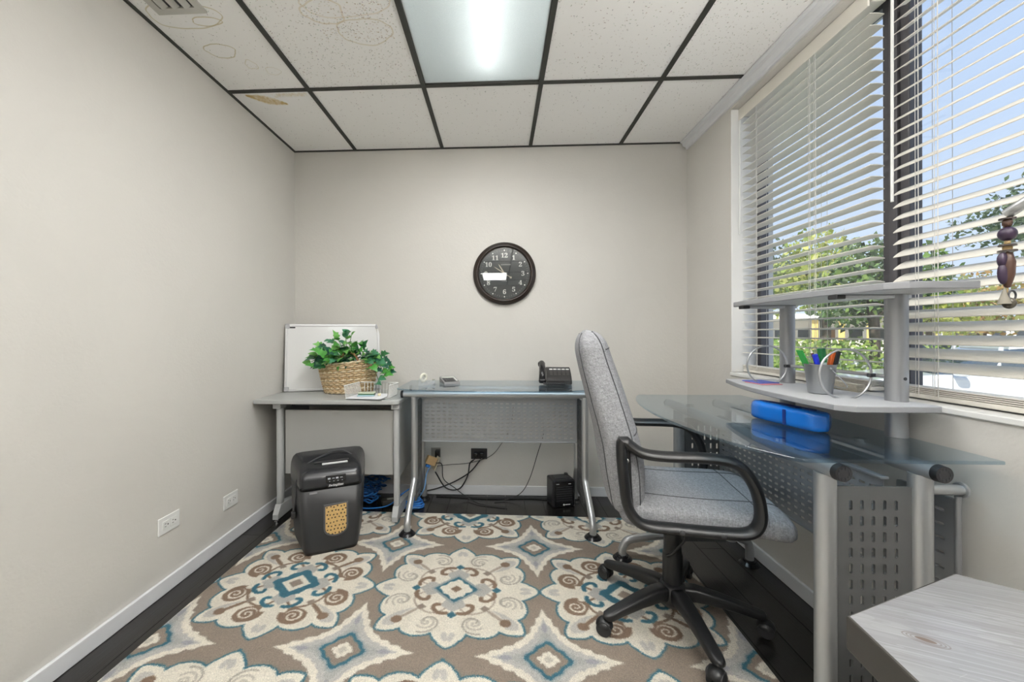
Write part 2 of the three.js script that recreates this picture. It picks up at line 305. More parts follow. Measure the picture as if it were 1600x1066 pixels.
function foliage(name, parent, n, size, where, colours) {
  const m = new THREE.InstancedMesh(leafCard, M.leafOut ??= phys(0xffffff, 0.8, { transmission: 0.35, thickness: 0, side: THREE.DoubleSide }), n); m.name = name; m.userData.kind = 'stuff'; m.castShadow = m.receiveShadow = true;
  const q = new THREE.Quaternion(), e = new THREE.Euler(), c = new THREE.Color();
  for (let i = 0; i < n; i++) {
    const s = size * rr(0.6, 1.3); e.set(rr(0, 6.3), rr(0, 6.3), rr(0, 6.3)); q.setFromEuler(e);
    m.setMatrixAt(i, new THREE.Matrix4().compose(where(i), q, V(s, s, s)));
    const [a, b] = [colours[Math.floor(rnd() * colours.length)], rr(0.75, 1.25)]; m.setColorAt(i, c.setRGB(a[0] * b, a[1] * b, a[2] * b));
  }
  parent.add(m); return m;
}
const bark = std(lin(0.09, 0.07, 0.055), 0.9);
function inBall(rx, ry, rz) { for (;;) { const x = rr(-1, 1), y = rr(-1, 1), z = rr(-1, 1), d = x * x + y * y + z * z; if (d < 1 && d > 0.12 * rnd()) return V(x * rx, y * ry, z * rz); } }
function tree(label, u, d, top, r, cols, n, size) {
  const p = at(u, 522, d), t = thing('tree', label, 'tree', [p.x, GY, p.z], 0, 'trees outside the window'), H = top - GY, cy = H - r * 0.85;
  part('trunk', tube([[0, 0, 0], [r * 0.05, cy * 0.5, 0], [-r * 0.04, cy * 0.95, r * 0.05]], Math.max(0.07, r * 0.07), 12, 8), bark, t);
  const br = []; const blobs = [];
  for (let k = 0; k < 7; k++) { const a = k / 7 * 2 * PI + rr(0, 0.6), b = V(Math.cos(a) * r * rr(0.35, 0.6), cy + r * rr(-0.35, 0.45), Math.sin(a) * r * rr(0.35, 0.6)); blobs.push(b); br.push(between(V(0, cy * 0.7, 0), b, r * 0.02, 6)); }
  blobs.push(V(0, cy + r * 0.45, 0));
  part('branches', merge(...br), bark, t);
  foliage('foliage', t, n, size, (i) => inBall(r * 0.52, r * 0.42, r * 0.52).add(blobs[i % blobs.length]), cols);
}
const green = [[0.16, 0.27, 0.06], [0.10, 0.20, 0.05], [0.22, 0.32, 0.07]], lime = [[0.42, 0.46, 0.09], [0.30, 0.38, 0.08], [0.50, 0.50, 0.14]], dark = [[0.07, 0.12, 0.05], [0.10, 0.15, 0.06], [0.05, 0.09, 0.04]], rust = [[0.46, 0.28, 0.10], [0.40, 0.34, 0.12], [0.30, 0.34, 0.12]];
tree('yellow-green tree outside behind the level blind', 1285, 13, 4.6, 2.0, lime, 2600, 0.2);
tree('dark green tree outside beside the window mullion', 1362, 10, 3.5, 1.5, [...green, ...dark], 2600, 0.17);
tree('thin grey-green tree outside close to the far window stile', 1222, 17, 5.2, 1.9, dark, 1500, 0.2);
tree('tall dark tree reaching above the tilted blind slats outside', 1640, 14, 7.0, 2.5, dark, 3000, 0.2);
tree('rust tinted tree outside beyond the parked cars', 1530, 22, 4.6, 2.6, rust, 2600, 0.26);
tree('pale green tree outside beyond the parked cars', 1450, 19, 3.9, 2.1, lime, 2200, 0.24);
{
  const h = thing('hedge', 'long clipped green hedge outside in front of the building', 'hedge', [8.3, GY + 0.38, -12.6]);
  foliage('foliage', h, 9000, 0.13, () => V(rr(-3.2, 3.4), rr(0, 1.15) * rr(0.8, 1), rr(-3.6, 3.6)), [[0.26, 0.36, 0.06], [0.18, 0.30, 0.05], [0.34, 0.42, 0.10]]);
}
{ // low building across the street
  const p = at(1275, 522, 36), b = thing('building', 'pale low building with yellow columns across the street', 'building', [p.x, GY, p.z], -0.72);
  part('wall', bx(15, 3.0, 4, 0, 1.5, -2.2), std(lin(0.72, 0.70, 0.66), 0.8), b);
  part('roof', rb(16, 0.45, 6, 0.05, 0, 3.2, -1.4), std(lin(0.78, 0.77, 0.74), 0.8), b);
  const col = std(lin(0.72, 0.52, 0.16), 0.7), win = std(lin(0.05, 0.06, 0.07), 0.15), doorM = std(lin(0.22, 0.13, 0.06), 0.6);
  for (let k = -4; k <= 4; k++) { part('column', rb(0.42, 3, 0.42, 0.02, k * 1.75, 1.5, 0.9), col, b); if (k < 4) { const w = part('window', bx(1.0, 1.2, 0.06, k * 1.75 + 0.87, 1.6, -0.19), M.white, b); part('pane', bx(0.86, 1.06, 0.02, k * 1.75 + 0.87, 1.6, -0.152), k % 3 ? win : doorM, w); } }
  const q = at(1560, 522, 42), c = thing('building', 'long white building with dark windows behind the parked cars', 'building', [q.x, GY, q.z], -1.0);
  part('wall', bx(18, 2.9, 4, 0, 1.45, -2.2), std(lin(0.80, 0.79, 0.77), 0.8), c); part('roof', rb(18.6, 0.3, 5, 0.05, 0, 3.05, -2), M.white, c);
  for (let k = -5; k <= 5; k++) { const w = part('window', bx(1.1, 1.0, 0.06, k * 1.6, 1.7, -0.19), M.white, c); part('pane', bx(0.95, 0.86, 0.02, k * 1.6, 1.7, -0.152), win, w); }
}
// parked cars
function car(label, u, d, ry, paint) {
  const p = at(u, 522, d), t = thing('car', label, 'car', [p.x, GY, p.z], ry, 'cars parked outside the window');
  const body = new THREE.Shape(); body.moveTo(-2.15, 0.28); body.lineTo(2.15, 0.28); body.quadraticCurveTo(2.28, 0.5, 2.16, 0.74); body.quadraticCurveTo(1.6, 0.9, 0.95, 0.95); body.lineTo(-1.55, 0.97); body.quadraticCurveTo(-2.2, 0.95, -2.22, 0.6); body.lineTo(-2.15, 0.28);
  part('body', extr(body, 1.74, 0.08, 3).translate(0, 0, -0.87), paint, t);
  const cab = new THREE.Shape(); cab.moveTo(-1.75, 0.93); cab.lineTo(1.05, 0.93); cab.quadraticCurveTo(0.6, 1.28, 0.18, 1.4); cab.quadraticCurveTo(-0.5, 1.48, -1.1, 1.38); cab.quadraticCurveTo(-1.5, 1.2, -1.75, 0.93);
  const glassM = M.carGlass ??= phys(lin(0.10, 0.13, 0.16), 0.06, { clearcoat: 1, clearcoatRoughness: 0.02, metalness: 0.5 });
  part('cabin_glass', extr(cab, 1.46, 0.07, 3).translate(0, 0, -0.73), glassM, t);
  const roof = new THREE.Shape(); roof.moveTo(0.2, 1.38); roof.quadraticCurveTo(-0.5, 1.46, -1.1, 1.37); roof.lineTo(-1.1, 1.44); roof.quadraticCurveTo(-0.5, 1.53, 0.2, 1.44); roof.lineTo(0.2, 1.38);
  part('roof_panel', extr(roof, 1.42, 0.01, 1).translate(0, 0, -0.71), paint, t);
  for (const s of [-1, 1]) { for (const x of [-0.48, 0.35]) part('pillar', between(V(x, 0.95, s * 0.735), V(x - 0.08, 1.42, s * 0.67), 0.03, 8), paint, t); part('mirror', rb(0.14, 0.12, 0.2, 0.04, 0.85, 1.0, s * 0.98), paint, t); part('headlight', rb(0.12, 0.12, 0.36, 0.04, 2.13, 0.7, s * 0.6), M.chrome, t); }
  for (const [x, s] of [[1.38, 1], [1.38, -1], [-1.35, 1], [-1.35, -1]]) { const w = part('wheel', new THREE.CylinderGeometry(0.32, 0.32, 0.22, 24).rotateX(PI / 2).translate(x, 0.32, s * 0.78), M.black, t); part('rim', new THREE.CylinderGeometry(0.2, 0.2, 0.02, 16).rotateX(PI / 2).translate(x, 0.32, s * 0.895), M.chrome, w); }
}
const silverPaint = phys(lin(0.70, 0.71, 0.72), 0.3, { metalness: 0.15, clearcoat: 1, clearcoatRoughness: 0.05 }), whitePaint = phys(lin(0.82, 0.82, 0.81), 0.35, { clearcoat: 1, clearcoatRoughness: 0.05 });
car('silver car parked outside close to the window', 1560, 7.0, PI - 0.45, silverPaint);
car('white car parked outside beyond the silver car', 1462, 10.5, PI - 0.6, whitePaint);
// ---------------------------------------------------------------- rug
{
  const C = { brown: '#867a6e', cream: '#d8d2c4', teal: '#2f6070', grey: '#a9a7a2', blue: '#959a99', dk: '#7a6554' };
  const S = 0.712, RWd = 2.16, RL = 3.05, PX = 2048 / RL, W = Math.round(RWd * PX), H = 2048;
  const tex = canvasTex(W, H, (g) => {
    g.fillStyle = C.brown; g.fillRect(0, 0, W, H);
    const mirror = (f) => { for (const [a, b] of [[1, 1], [-1, 1], [1, -1], [-1, -1]]) { g.save(); g.scale(a, b); f(); g.restore(); } };
    const swap = (f) => { mirror(f); g.save(); g.transform(0, 1, 1, 0, 0, 0); mirror(f); g.restore(); };
    const quad = [[0, 0.335], [0.04, 0.30], [0.062, 0.262], [0.10, 0.278], [0.15, 0.272], [0.178, 0.242], [0.205, 0.258], [0.262, 0.255]];
    const outline = () => { // one quadrant swapped across its diagonal, turned four times
      g.beginPath(); const q = [...quad, ...quad.slice(0, -1).reverse().map(([x, y]) => [y, x])]; let first = true, prev;
      for (const [a, b, rev] of [[1, 1, 0], [1, -1, 1], [-1, -1, 0], [-1, 1, 1]]) for (const [x, y] of rev ? [...q].reverse() : q) { const X = x * a, Y = y * b; if (first) g.moveTo(X, Y); else { const mx = (prev[0] + X) / 2 * 1.035, my = (prev[1] + Y) / 2 * 1.035; g.quadraticCurveTo(mx, my, X, Y); } prev = [X, Y]; first = false; }
      g.closePath();
    };
    const spiral = (x, y, r, turns, a0, dir, lw, col) => { g.strokeStyle = col; g.lineWidth = lw; g.lineCap = 'round'; g.beginPath(); for (let i = 0; i <= 60; i++) { const t = i / 60, a = a0 + dir * t * turns * 2 * PI, q = r * (1 - 0.9 * t); const X = x + Math.cos(a) * q, Y = y + Math.sin(a) * q; i ? g.lineTo(X, Y) : g.moveTo(X, Y); } g.stroke(); };
    const blob = (pts, col) => { g.fillStyle = col; g.beginPath(); g.moveTo(...pts[0]); for (let i = 1; i < pts.length; i += 2) g.quadraticCurveTo(...pts[i], ...pts[i + 1]); g.closePath(); g.fill(); };
    const diamond = (rx, ry, col, wob = 0) => { g.fillStyle = col; g.beginPath(); for (let i = 0; i < 4; i++) for (let k = 0; k < 5; k++) { const p = [[rx, 0], [0, ry], [-rx, 0], [0, -ry]], a = p[i], b = p[(i + 1) % 4], t = k / 5, s = 1 + wob * (k % 2 ? 1 : -1); const X = (a[0] + (b[0] - a[0]) * t) * s, Y = (a[1] + (b[1] - a[1]) * t) * s; i + k ? g.lineTo(X, Y) : g.moveTo(X, Y); } g.closePath(); g.fill(); };
    function medallion(type) {
      outline(); g.lineJoin = 'round'; g.strokeStyle = C.teal; g.lineWidth = 0.015; g.stroke(); g.fillStyle = C.cream; g.fill();
      mirror(() => blob([[0.2, 0.23], [0.26, 0.25], [0.245, 0.2], [0.2, 0.14], [0.14, 0.13], [0.2, 0.16], [0.2, 0.23]], '#b7b4ae'));
      swap(() => { blob([[0.012, 0.305], [0.03, 0.28], [0.02, 0.262], [0, 0.25], [0.0, 0.3]], '#b7b4ae'); });
      const sc = type ? C.dk : '#b3ada2';
      swap(() => {
        if (type) blob([[0.03, 0.19], [0.03, 0.255], [0.10, 0.255], [0.15, 0.24], [0.135, 0.185], [0.10, 0.15], [0.05, 0.165], [0.06, 0.2], [0.03, 0.19]], C.dk);
        g.fillStyle = C.cream; g.beginPath(); g.arc(0.088, 0.205, type ? 0.034 : 0.045, 0, 7); g.fill();
        spiral(0.088, 0.208, 0.036, 1.6, 0.6, 1, type ? 0.013 : 0.008, sc);
        if (!type) { spiral(0.088, 0.205, 0.062, 0.8, 1.2, 1, 0.007, '#9c968c'); }
        g.strokeStyle = type ? C.dk : '#a3978a'; g.lineWidth = type ? 0.011 : 0.008; g.beginPath(); g.moveTo(0.025, 0.12); g.quadraticCurveTo(0.06, 0.19, 0.13, 0.13); g.quadraticCurveTo(0.16, 0.15, 0.2, 0.2); g.stroke();
      });
      mirror(() => { g.fillStyle = C.dk; g.beginPath(); g.arc(0.2, 0.2, 0.021, 0, 7); g.fill(); g.fillStyle = C.brown; g.save(); g.translate(0.122, 0.122); g.rotate(PI / 4); g.fillRect(-0.014, -0.014, 0.028, 0.028); g.restore(); });
      // inner field
      swap(() => blob([[0, 0.05], [0.05, 0.08], [0.045, 0.115], [0.02, 0.13], [0, 0.15], [0, 0.1], [0, 0.05]], C.grey));
      const ring1 = type ? C.teal : C.dk;
      swap(() => { g.strokeStyle = ring1; g.lineWidth = 0.018; g.lineCap = 'round'; g.beginPath(); g.moveTo(0.022, 0.155); g.quadraticCurveTo(0.055, 0.165, 0.075, 0.13); g.quadraticCurveTo(0.08, 0.10, 0.055, 0.105); g.stroke(); });
      if (!type) swap(() => diamondAt(0, 0.165, 0.02, C.teal));
      if (type) { diamond(0.11, 0.11, C.teal, 0.06); diamond(0.062, 0.062, C.cream); diamond(0.032, 0.032, C.brown); }
      else { diamond(0.105, 0.105, C.blue); diamond(0.09, 0.09, C.teal); diamond(0.075, 0.075, C.cream, 0.09); diamond(0.024, 0.024, C.dk); }
    }
    const diamondAt = (x, y, r, col) => { g.fillStyle = col; g.beginPath(); g.moveTo(x - r, y); g.lineTo(x, y - r); g.lineTo(x + r, y); g.lineTo(x, y + r); g.fill(); };
    const starPath = (k) => { const q = [[0.355, 0], [0.285, 0.022], [0.275, 0.04], [0.225, 0.048], [0.21, 0.07], [0.165, 0.078], [0.15, 0.1], [0.118, 0.118]], h = [...q, ...q.slice(0, -1).reverse().map(([x, y]) => [y, x])]; g.beginPath(); let f = true; for (const [a, b, r] of [[1, 1, 0], [-1, 1, 1], [-1, -1, 0], [1, -1, 1]]) for (const [x, y] of r ? [...h].reverse() : h) { f ? g.moveTo(x * a * k, y * b * k) : g.lineTo(x * a * k, y * b * k); f = false; } g.closePath(); };
    function star() {
      g.lineJoin = 'miter'; starPath(1); g.fillStyle = C.cream; g.fill(); starPath(0.78); g.fillStyle = '#b0aeaa'; g.fill(); starPath(0.58); g.fillStyle = '#a2a29e'; g.fill();
      swap(() => blob([[0, 0.17], [0.03, 0.2], [0, 0.24], [-0.03, 0.2], [0, 0.17]], '#95959a'));
      diamond(0.142, 0.142, C.blue, 0.05); diamond(0.125, 0.125, C.teal, 0.06); diamond(0.1, 0.1, C.brown, 0.05); diamond(0.06, 0.055, C.cream, 0.1); diamond(0.025, 0.025, '#b9b4a8');
    }
    // lattice: a medallion at rug-local (X0, Z0); far edge is the top of the canvas
    const X0 = 1.083, Z0 = 0.716;
    for (let i = -3; i <= 3; i++) for (let j = -2; j <= 4; j++) {
      g.save(); g.translate((X0 + i * S) * PX, (Z0 + j * S * 0.985) * PX); g.scale(1.05 * PX, 0.96 * PX); medallion((i + j) & 1); g.restore();
      g.save(); g.translate((X0 + (i + 0.5) * S) * PX, (Z0 + (j + 0.5) * S * 0.985) * PX); g.scale(S * PX, S * 0.985 * PX); star(); g.restore();
    }
    const im = g.getImageData(0, 0, W, H), d = im.data, src = new Uint8ClampedArray(d); // tufted pile: every yarn end has its own tone and the edges fray
    for (let y = 0; y < H; y++) for (let x = 0; x < W; x++) {
      const jx = Math.min(W - 1, Math.max(0, x + Math.round(rr(-2.6, 2.6)))), jy = Math.min(H - 1, Math.max(0, y + Math.round(rr(-2.6, 2.6)))), o = (y * W + x) * 4, s = (jy * W + jx) * 4, k = 0.86 + 0.26 * rnd() + 0.05 * (f32(x, y) - 0.5);
      for (let c = 0; c < 3; c++) d[o + c] = src[s + c] * k;
    }
    g.putImageData(im, 0, 0);
  });
  const pile = noiseTex(256, (x, y) => 0.6 * rnd() + 0.4 * f4(x, y), [10, 14]);
  const g = rb(RWd, 0.011, RL, 0.005, 0, 0.0055, 0), p = g.attributes.position, u = g.attributes.uv;
  for (let i = 0; i < p.count; i++) u.setXY(i, (p.getX(i) + RWd / 2) / RWd, 1 - (p.getZ(i) + RL / 2) / RL);
  const a = 0.0175, c = V(-1.255, 0, -2.437), off = V(RWd / 2, 0, RL / 2).applyAxisAngle(V(0, 1, 0), -a);
  solo('area_rug', g, std(0xffffff, 0.95, 0, { map: tex, bumpMap: pile, bumpScale: 0.003 }), 'brown area rug with cream medallions and stepped stars', 'rug', [c.x + off.x, 0, c.z + off.z], -a);
}
// ---------------------------------------------------------------- wall clock
{
  const R = 0.2165, t = thing('wall_clock', 'round dark brown wall clock with white numerals on the back wall', 'clock', [0.041, 1.526, BW + 0.001]);
  const prof = [[0.0, 0], [R - 0.004, 0], [R, 0.008], [R - 0.003, 0.022], [R - 0.012, 0.031], [R - 0.020, 0.028], [R - 0.024, 0.036], [R - 0.033, 0.036], [R - 0.039, 0.022], [R - 0.041, 0.012], [0, 0.012]];
  part('rim', new THREE.LatheGeometry(prof.map((p) => new THREE.Vector2(...p)), 72).rotateX(PI / 2), std(lin(0.022, 0.014, 0.010), 0.28), t);
  const face = canvasTex(1024, 1024, (g) => {
    g.fillStyle = '#3f4040'; g.fillRect(0, 0, 1024, 1024); g.translate(512, 512); g.fillStyle = '#e6e4de'; g.textAlign = 'center'; g.textBaseline = 'middle';
    for (let i = 0; i < 60; i++) { const a = i / 60 * 2 * PI, r = 468; g.beginPath(); if (i % 5) { g.strokeStyle = 'rgba(220,218,212,0.7)'; g.lineWidth = 5; g.moveTo(Math.sin(a) * 452, -Math.cos(a) * 452); g.lineTo(Math.sin(a) * 476, -Math.cos(a) * 476); g.stroke(); } else { g.arc(Math.sin(a) * r, -Math.cos(a) * r, 14, 0, 7); g.fill(); } }
    g.font = 'bold 128px serif'; for (let h = 1; h <= 12; h++) { const a = h / 6 * PI; g.fillText(String(h), Math.sin(a) * 372, -Math.cos(a) * 368); }
    g.font = '30px serif'; g.fillText('KENSINGTON', 30, -180); g.font = '26px serif'; g.fillText('QUARTZ', 0, 150);
  });
  part('dial', new THREE.CircleGeometry(R - 0.042, 64).translate(0, 0, 0.0135), std(0xffffff, 0.6, 0, { map: face }), t);
  const hand = (len, tail, w, ang, z) => { const s = poly([[-w * 0.6, -tail], [w * 0.6, -tail], [w, 0], [w * 0.8, len * 0.75], [0, len], [-w * 0.8, len * 0.75], [-w, 0]]); return extr(s, 0.0015).rotateZ(-ang).translate(0, 0, z); };
  const cream = std(lin(0.62, 0.55, 0.45), 0.5);
  part('hour_hand', hand(0.078, 0.02, 0.0045, 328 * PI / 180, 0.016), cream, t);
  part('minute_hand', merge(hand(0.088, 0.052, 0.003, 303 * PI / 180, 0.019), new THREE.CylinderGeometry(0.007, 0.007, 0.002, 16).rotateX(PI / 2).translate(0.0436, -0.0283, 0.0195)), cream, t);
  part('hub', new THREE.CylinderGeometry(0.007, 0.008, 0.006, 20).rotateX(PI / 2).translate(0, 0, 0.019), cream, t);
  part('cover_glass', new THREE.CylinderGeometry(R - 0.040, R - 0.040, 0.0015, 64).rotateX(PI / 2).translate(0, 0, 0.026), M.pane, t);
}
// ---------------------------------------------------------------- power outlets
function outlet(label, pos, ry, mat, dark, group) {
  const t = thing('wall_outlet', label, 'outlet', pos, ry, group);
  part('plate', rb(0.112, 0.074, 0.006, 0.003, 0, 0, 0.003), mat, t);
  for (const s of [-1, 1]) { const r = part('receptacle', rb(0.033, 0.036, 0.003, 0.0014, s * 0.0195, 0, 0.0068), mat, t); part('slots', merge(bx(0.007, 0.0022, 0.0006, s * 0.0195 - 0.004, 0.006, 0.0086), bx(0.007, 0.0022, 0.0006, s * 0.0195 - 0.004, -0.006, 0.0086), new THREE.CylinderGeometry(0.003, 0.003, 0.0006, 10).rotateX(PI / 2).translate(s * 0.0195 + 0.009, 0, 0.0086)), dark, r); }
  return t;
}
outlet('white double outlet on the left wall standing apart from the table', [LW + 0.0005, 0.292, -1.664], PI / 2, M.white, M.charcoal);
outlet('white double outlet on the left wall beside the paper shredder', [LW + 0.0005, 0.225, -2.062], PI / 2, M.white, M.charcoal);
outlet('black double outlet with two plugs under the glass desk', [-0.137, 0.282, BW + 0.0005], 0, M.black, M.charcoal);
// ---------------------------------------------------------------- ceiling vent
{
  const t = thing('air_vent', 'aluminium louvred air vent in the stained ceiling tile', 'vent', [-1.26, CH + 0.006, -1.40]), al = std(lin(0.55, 0.54, 0.5), 0.45, 0.3), w = 0.2, d = 0.27;
  part('frame', merge(bx(w, 0.008, 0.03, 0, -0.004, -d / 2 + 0.015), bx(w, 0.008, 0.03, 0, -0.004, d / 2 - 0.015), bx(0.03, 0.008, d - 0.06, -w / 2 + 0.015, -0.004, 0), bx(0.03, 0.008, d - 0.06, w / 2 - 0.015, -0.004, 0)), al, t);
  part('duct', bx(w - 0.06, 0.002, d - 0.06, 0, -0.0005, 0), M.black, t);
  for (let i = 0; i < 3; i++) part('louvre', new THREE.BoxGeometry(0.026, 0.0025, d - 0.062).rotateZ(0.5).translate(-0.046 + i * 0.046, -0.008, 0), al, t);
}
// ---------------------------------------------------------------- glass desks
function perforated(w, h, depth, cols, rows, px, py, sw, sh, oy = 0, ox = 0) {
  const s = roundRect(w, h, 0.006);
  for (let i = 0; i < cols; i++) for (let j = 0; j < rows; j++) {
    const cx = ox + (i - (cols - 1) / 2) * px, cy = oy + (j - (rows - 1) / 2) * py, p = new THREE.Path(), r = Math.min(sw, sh) / 2, hx = sw / 2 - r, hy = sh / 2 - r;
    for (let k = 0; k < 10; k++) { const a = -k / 10 * 2 * PI + 0.31, X = cx + Math.cos(a) * r + Math.sign(Math.cos(a)) * hx, Y = cy + Math.sin(a) * r + Math.sign(Math.sin(a)) * hy; k ? p.lineTo(X, Y) : p.moveTo(X, Y); }
    p.closePath(); s.holes.push(p);
  }
  return new THREE.ExtrudeGeometry(s, { depth, bevelEnabled: false, curveSegments: 3 }).translate(0, 0, -depth / 2);
}
const YT = 0.793;
function glassDesk(label, pos, ry, o) { // local x along the desk, local z from the rear edge (0) to the front
  const t = thing('glass_desk', label, 'desk', pos, ry, 'glass topped metal desks');
  const s = new THREE.Shape(); s.moveTo(-o.L0, 0); s.lineTo(o.L1, 0); s.lineTo(o.L1, o.e1 - 0.02); s.quadraticCurveTo(o.L1, o.e1, o.L1 - 0.03, o.e1 + 0.014);
  s.bezierCurveTo(o.L1 * 0.55, o.m + 0.012, -o.L0 * 0.55, o.m + 0.012, -o.L0 + 0.02, o.e0 + 0.01); s.quadraticCurveTo(-o.L0, o.e0, -o.L0, o.e0 - 0.02); s.lineTo(-o.L0, 0);
  part('glass_top', extr(s, 0.009, 0.0012, 1, 24).rotateX(PI / 2).translate(0, YT, 0), M.glass, t);
  const ty = YT - 0.009 - 0.010 - 0.022;
  for (const z of o.tubes) {
    const b = part('top_tube', between(V(-o.T0, ty, z), V(o.T1, ty, z), 0.022, 24), M.silver, t);
    for (const [x, d] of [[-o.T0, -1], [o.T1, 1]]) { const c = part('end_cap', new THREE.CylinderGeometry(0.021, 0.0225, 0.016, 24).rotateZ(-d * PI / 2).translate(x + d * 0.006, ty, z), M.black, b); part('cap_ribs', merge(...Array.from({ length: 10 }, (_, k) => bx(0.002, 0.006, 0.0025, x + d * 0.0145, ty + Math.sin(k / 10 * 2 * PI) * 0.014, z + Math.cos(k / 10 * 2 * PI) * 0.014))), M.charcoal, c); }
    for (const x of o.pads) part('glass_pad', new THREE.CylinderGeometry(0.016, 0.016, 0.0098, 20).translate(x, YT - 0.0142, z), M.chrome, t);
  }
  for (const x of o.frames) {
    const [zf, zr] = [o.tubes[0], o.tubes[1]];
    for (const [z, zz] of [[zf, o.feet[0]], [zr, o.feet[1]]]) {
      const d = zz - z;
      const lift = z === zf ? 0.0115 : 0.0002, l = part('leg', between(V(x, ty - 0.016, z), V(x, o.bend - 0.005, z), o.pr, 24), M.silver, t);
      part('foot_tube', tube(o.arch ? [[x, o.bend + 0.02, z], [x, o.bend + 0.012, z + d * 0.25], [x, o.bend, z + d * 0.6], [x, 0.10, z + d * 0.9], [x, 0.06, zz], [x, 0.018 + lift, zz]] : [[x, o.bend + 0.04, z], [x, o.bend - 0.01, z + d * 0.06], [x, 0.16, z + d * 0.55], [x, 0.11, z + d * 0.86], [x, 0.07, zz], [x, 0.018 + lift, zz]], 0.0185, 48, 14, false, 0.4), M.silver, l);
      part('foot_pad', merge(new THREE.CylinderGeometry(0.034, 0.046, 0.012, 28).translate(x, 0.006 + lift, zz), new THREE.CylinderGeometry(0.026, 0.028, 0.008, 24).translate(x, 0.015 + lift, zz)), M.blackGloss, l);
    }
    part('end_panel', merge(perforated(zf - zr - 0.046, 0.60, 0.006, 5, 13, 0.029, 0.0425, 0.0095, 0.027, -0.005).rotateY(PI / 2).translate(x, 0.40, (zf + zr) / 2)), M.panelMetal ??= std(lin(0.125, 0.127, 0.128), 0.42, 0.4), t);
  }
  const [a, b] = o.frames, z = o.panelZ;
  part('modesty_panel', perforated(b - a - 0.06, 0.262, 0.003, o.cols, 10, (b - a - 0.12) / (o.cols - 1), 0.0232, 0.0205, 0.0085, -0.004).translate((a + b) / 2, 0.578, z), M.silverDark, t);
  part('panel_rail', merge(rb(b - a - 0.05, 0.008, 0.022, 0.002, (a + b) / 2, 0.713, z), rb(b - a - 0.05, 0.006, 0.018, 0.002, (a + b) / 2, 0.444, z)), M.silverDark, t);
  return t;
}
glassDesk('glass topped metal desk against the back wall under the clock', [0, 0, -2.712], 0, { L0: 0.6, L1: 0.6, e0: 0.41, e1: 0.41, m: 0.545, tubes: [0.36, 0.12], T0: 0.57, T1: 0.57, frames: [-0.505, 0.505], feet: [0.552, 0.05], pads: [-0.42, 0.42], panelZ: 0.26, cols: 26, bend: 0.25, pr: 0.0195, arch: false });
{
  const d = glassDesk('glass topped metal desk under the window carrying the shelf unit', [1.243, 0, -1.56], -PI / 2, { L0: 0.535, L1: 0.53, e0: 0.52, e1: 0.49, m: 0.645, tubes: [0.368, 0.124], T0: 0.52, T1: 0.50, frames: [-0.41, 0.455], feet: [0.64, 0.035], pads: [-0.3, 0.28], panelZ: 0.19, cols: 24, bend: 0.115, pr: 0.0245, arch: true });
  part('side_bracket', merge(between(V(0.44, 0.688, 0.124), V(0.44, 0.688, 0.004), 0.014, 16), new THREE.CylinderGeometry(0.02, 0.02, 0.006, 20).rotateX(PI / 2).translate(0.44, 0.688, 0.004)), M.silver, d);
  part('side_panel', merge(perforated(0.16, 0.36, 0.01, 3, 8, 0.04, 0.04, 0.024, 0.009).translate(0.36, 0.48, 0.012), between(V(0.44, 0.67, 0.012), V(0.44, 0.30, 0.012), 0.007, 10)), M.silverDark, d);
}
// ---------------------------------------------------------------- shelf unit on the right desk
{
  const t = thing('desk_shelf_unit', 'grey two tier shelf unit on silver posts before the window', 'shelf unit', [1.213, YT, -1.494]);
  const Y = (y) => y - YT, board = std(lin(0.50, 0.51, 0.53), 0.45), edge = std(lin(0.30, 0.305, 0.32), 0.45);
  for (const z of [-0.229, 0.229]) part('post', between(V(0, 0.001, z), V(0, Y(1.225), z), 0.0265, 28), M.silverDark, t);
  const shelf = (name, y, th, zA, zB, rear, fa, fm, fb) => { // fa, fm, fb: front x at the far end, middle, near end
    const s = new THREE.Shape(), c = 0.035; s.moveTo(rear, -zA); s.lineTo(fa + 0.02, -zA); s.quadraticCurveTo(fa, -zA, fa, -zA - 0.02); s.quadraticCurveTo(2 * fm - (fa + fb) / 2, -(zA + zB) / 2, fb, -zB + c); s.lineTo(fb + c, -zB); s.lineTo(rear - 0.01, -zB); s.lineTo(rear, -zB + 0.01); s.lineTo(rear, -zA);
    const g = extr(s, th, 0.002, 1).rotateX(-PI / 2).translate(0, Y(y) - th, 0);
    return part(name, g, [board, edge], t);
  };
  const zc = -1.494;
  shelf('shelf', 0.902, 0.018, -1.86 - zc, -1.165 - zc, 0.036, 1.03 - 1.213, 0.965 - 1.213, 0.975 - 1.213);
  shelf('shelf', 1.246, 0.02, -1.80 - zc, -1.09 - zc, 0.052, 1.03 - 1.213, 1.01 - 1.213, 1.045 - 1.213);
  for (const z of [-0.229, 0.229]) { const b = part('bracket', rb(0.21, 0.012, 0.034, 0.003, -0.075, Y(1.2195), z), M.silver, t); part('bracket_cap', rb(0.028, 0.013, 0.035, 0.003, -0.175, Y(1.2195), z), M.black, b); }
  part('rail', between(V(-0.012, Y(0.975), -0.229), V(-0.012, Y(0.975), 0.229), 0.0062, 12), M.silver, t);
  for (const z of [-0.195, 0.175]) { const r = part('ring_holder', new THREE.TorusGeometry(0.080, 0.0034, 10, 64).translate(-0.012 - 0.093, Y(0.975) + 0.003, z), M.silver, t); part('clip', rb(0.022, 0.012, 0.014, 0.003, -0.024, Y(0.975), z), M.charcoal, r); }
  part('screw', between(V(0.0, Y(0.972), 0.256), V(0.0, Y(0.972), 0.2545), 0.005, 12), M.black, t);
}
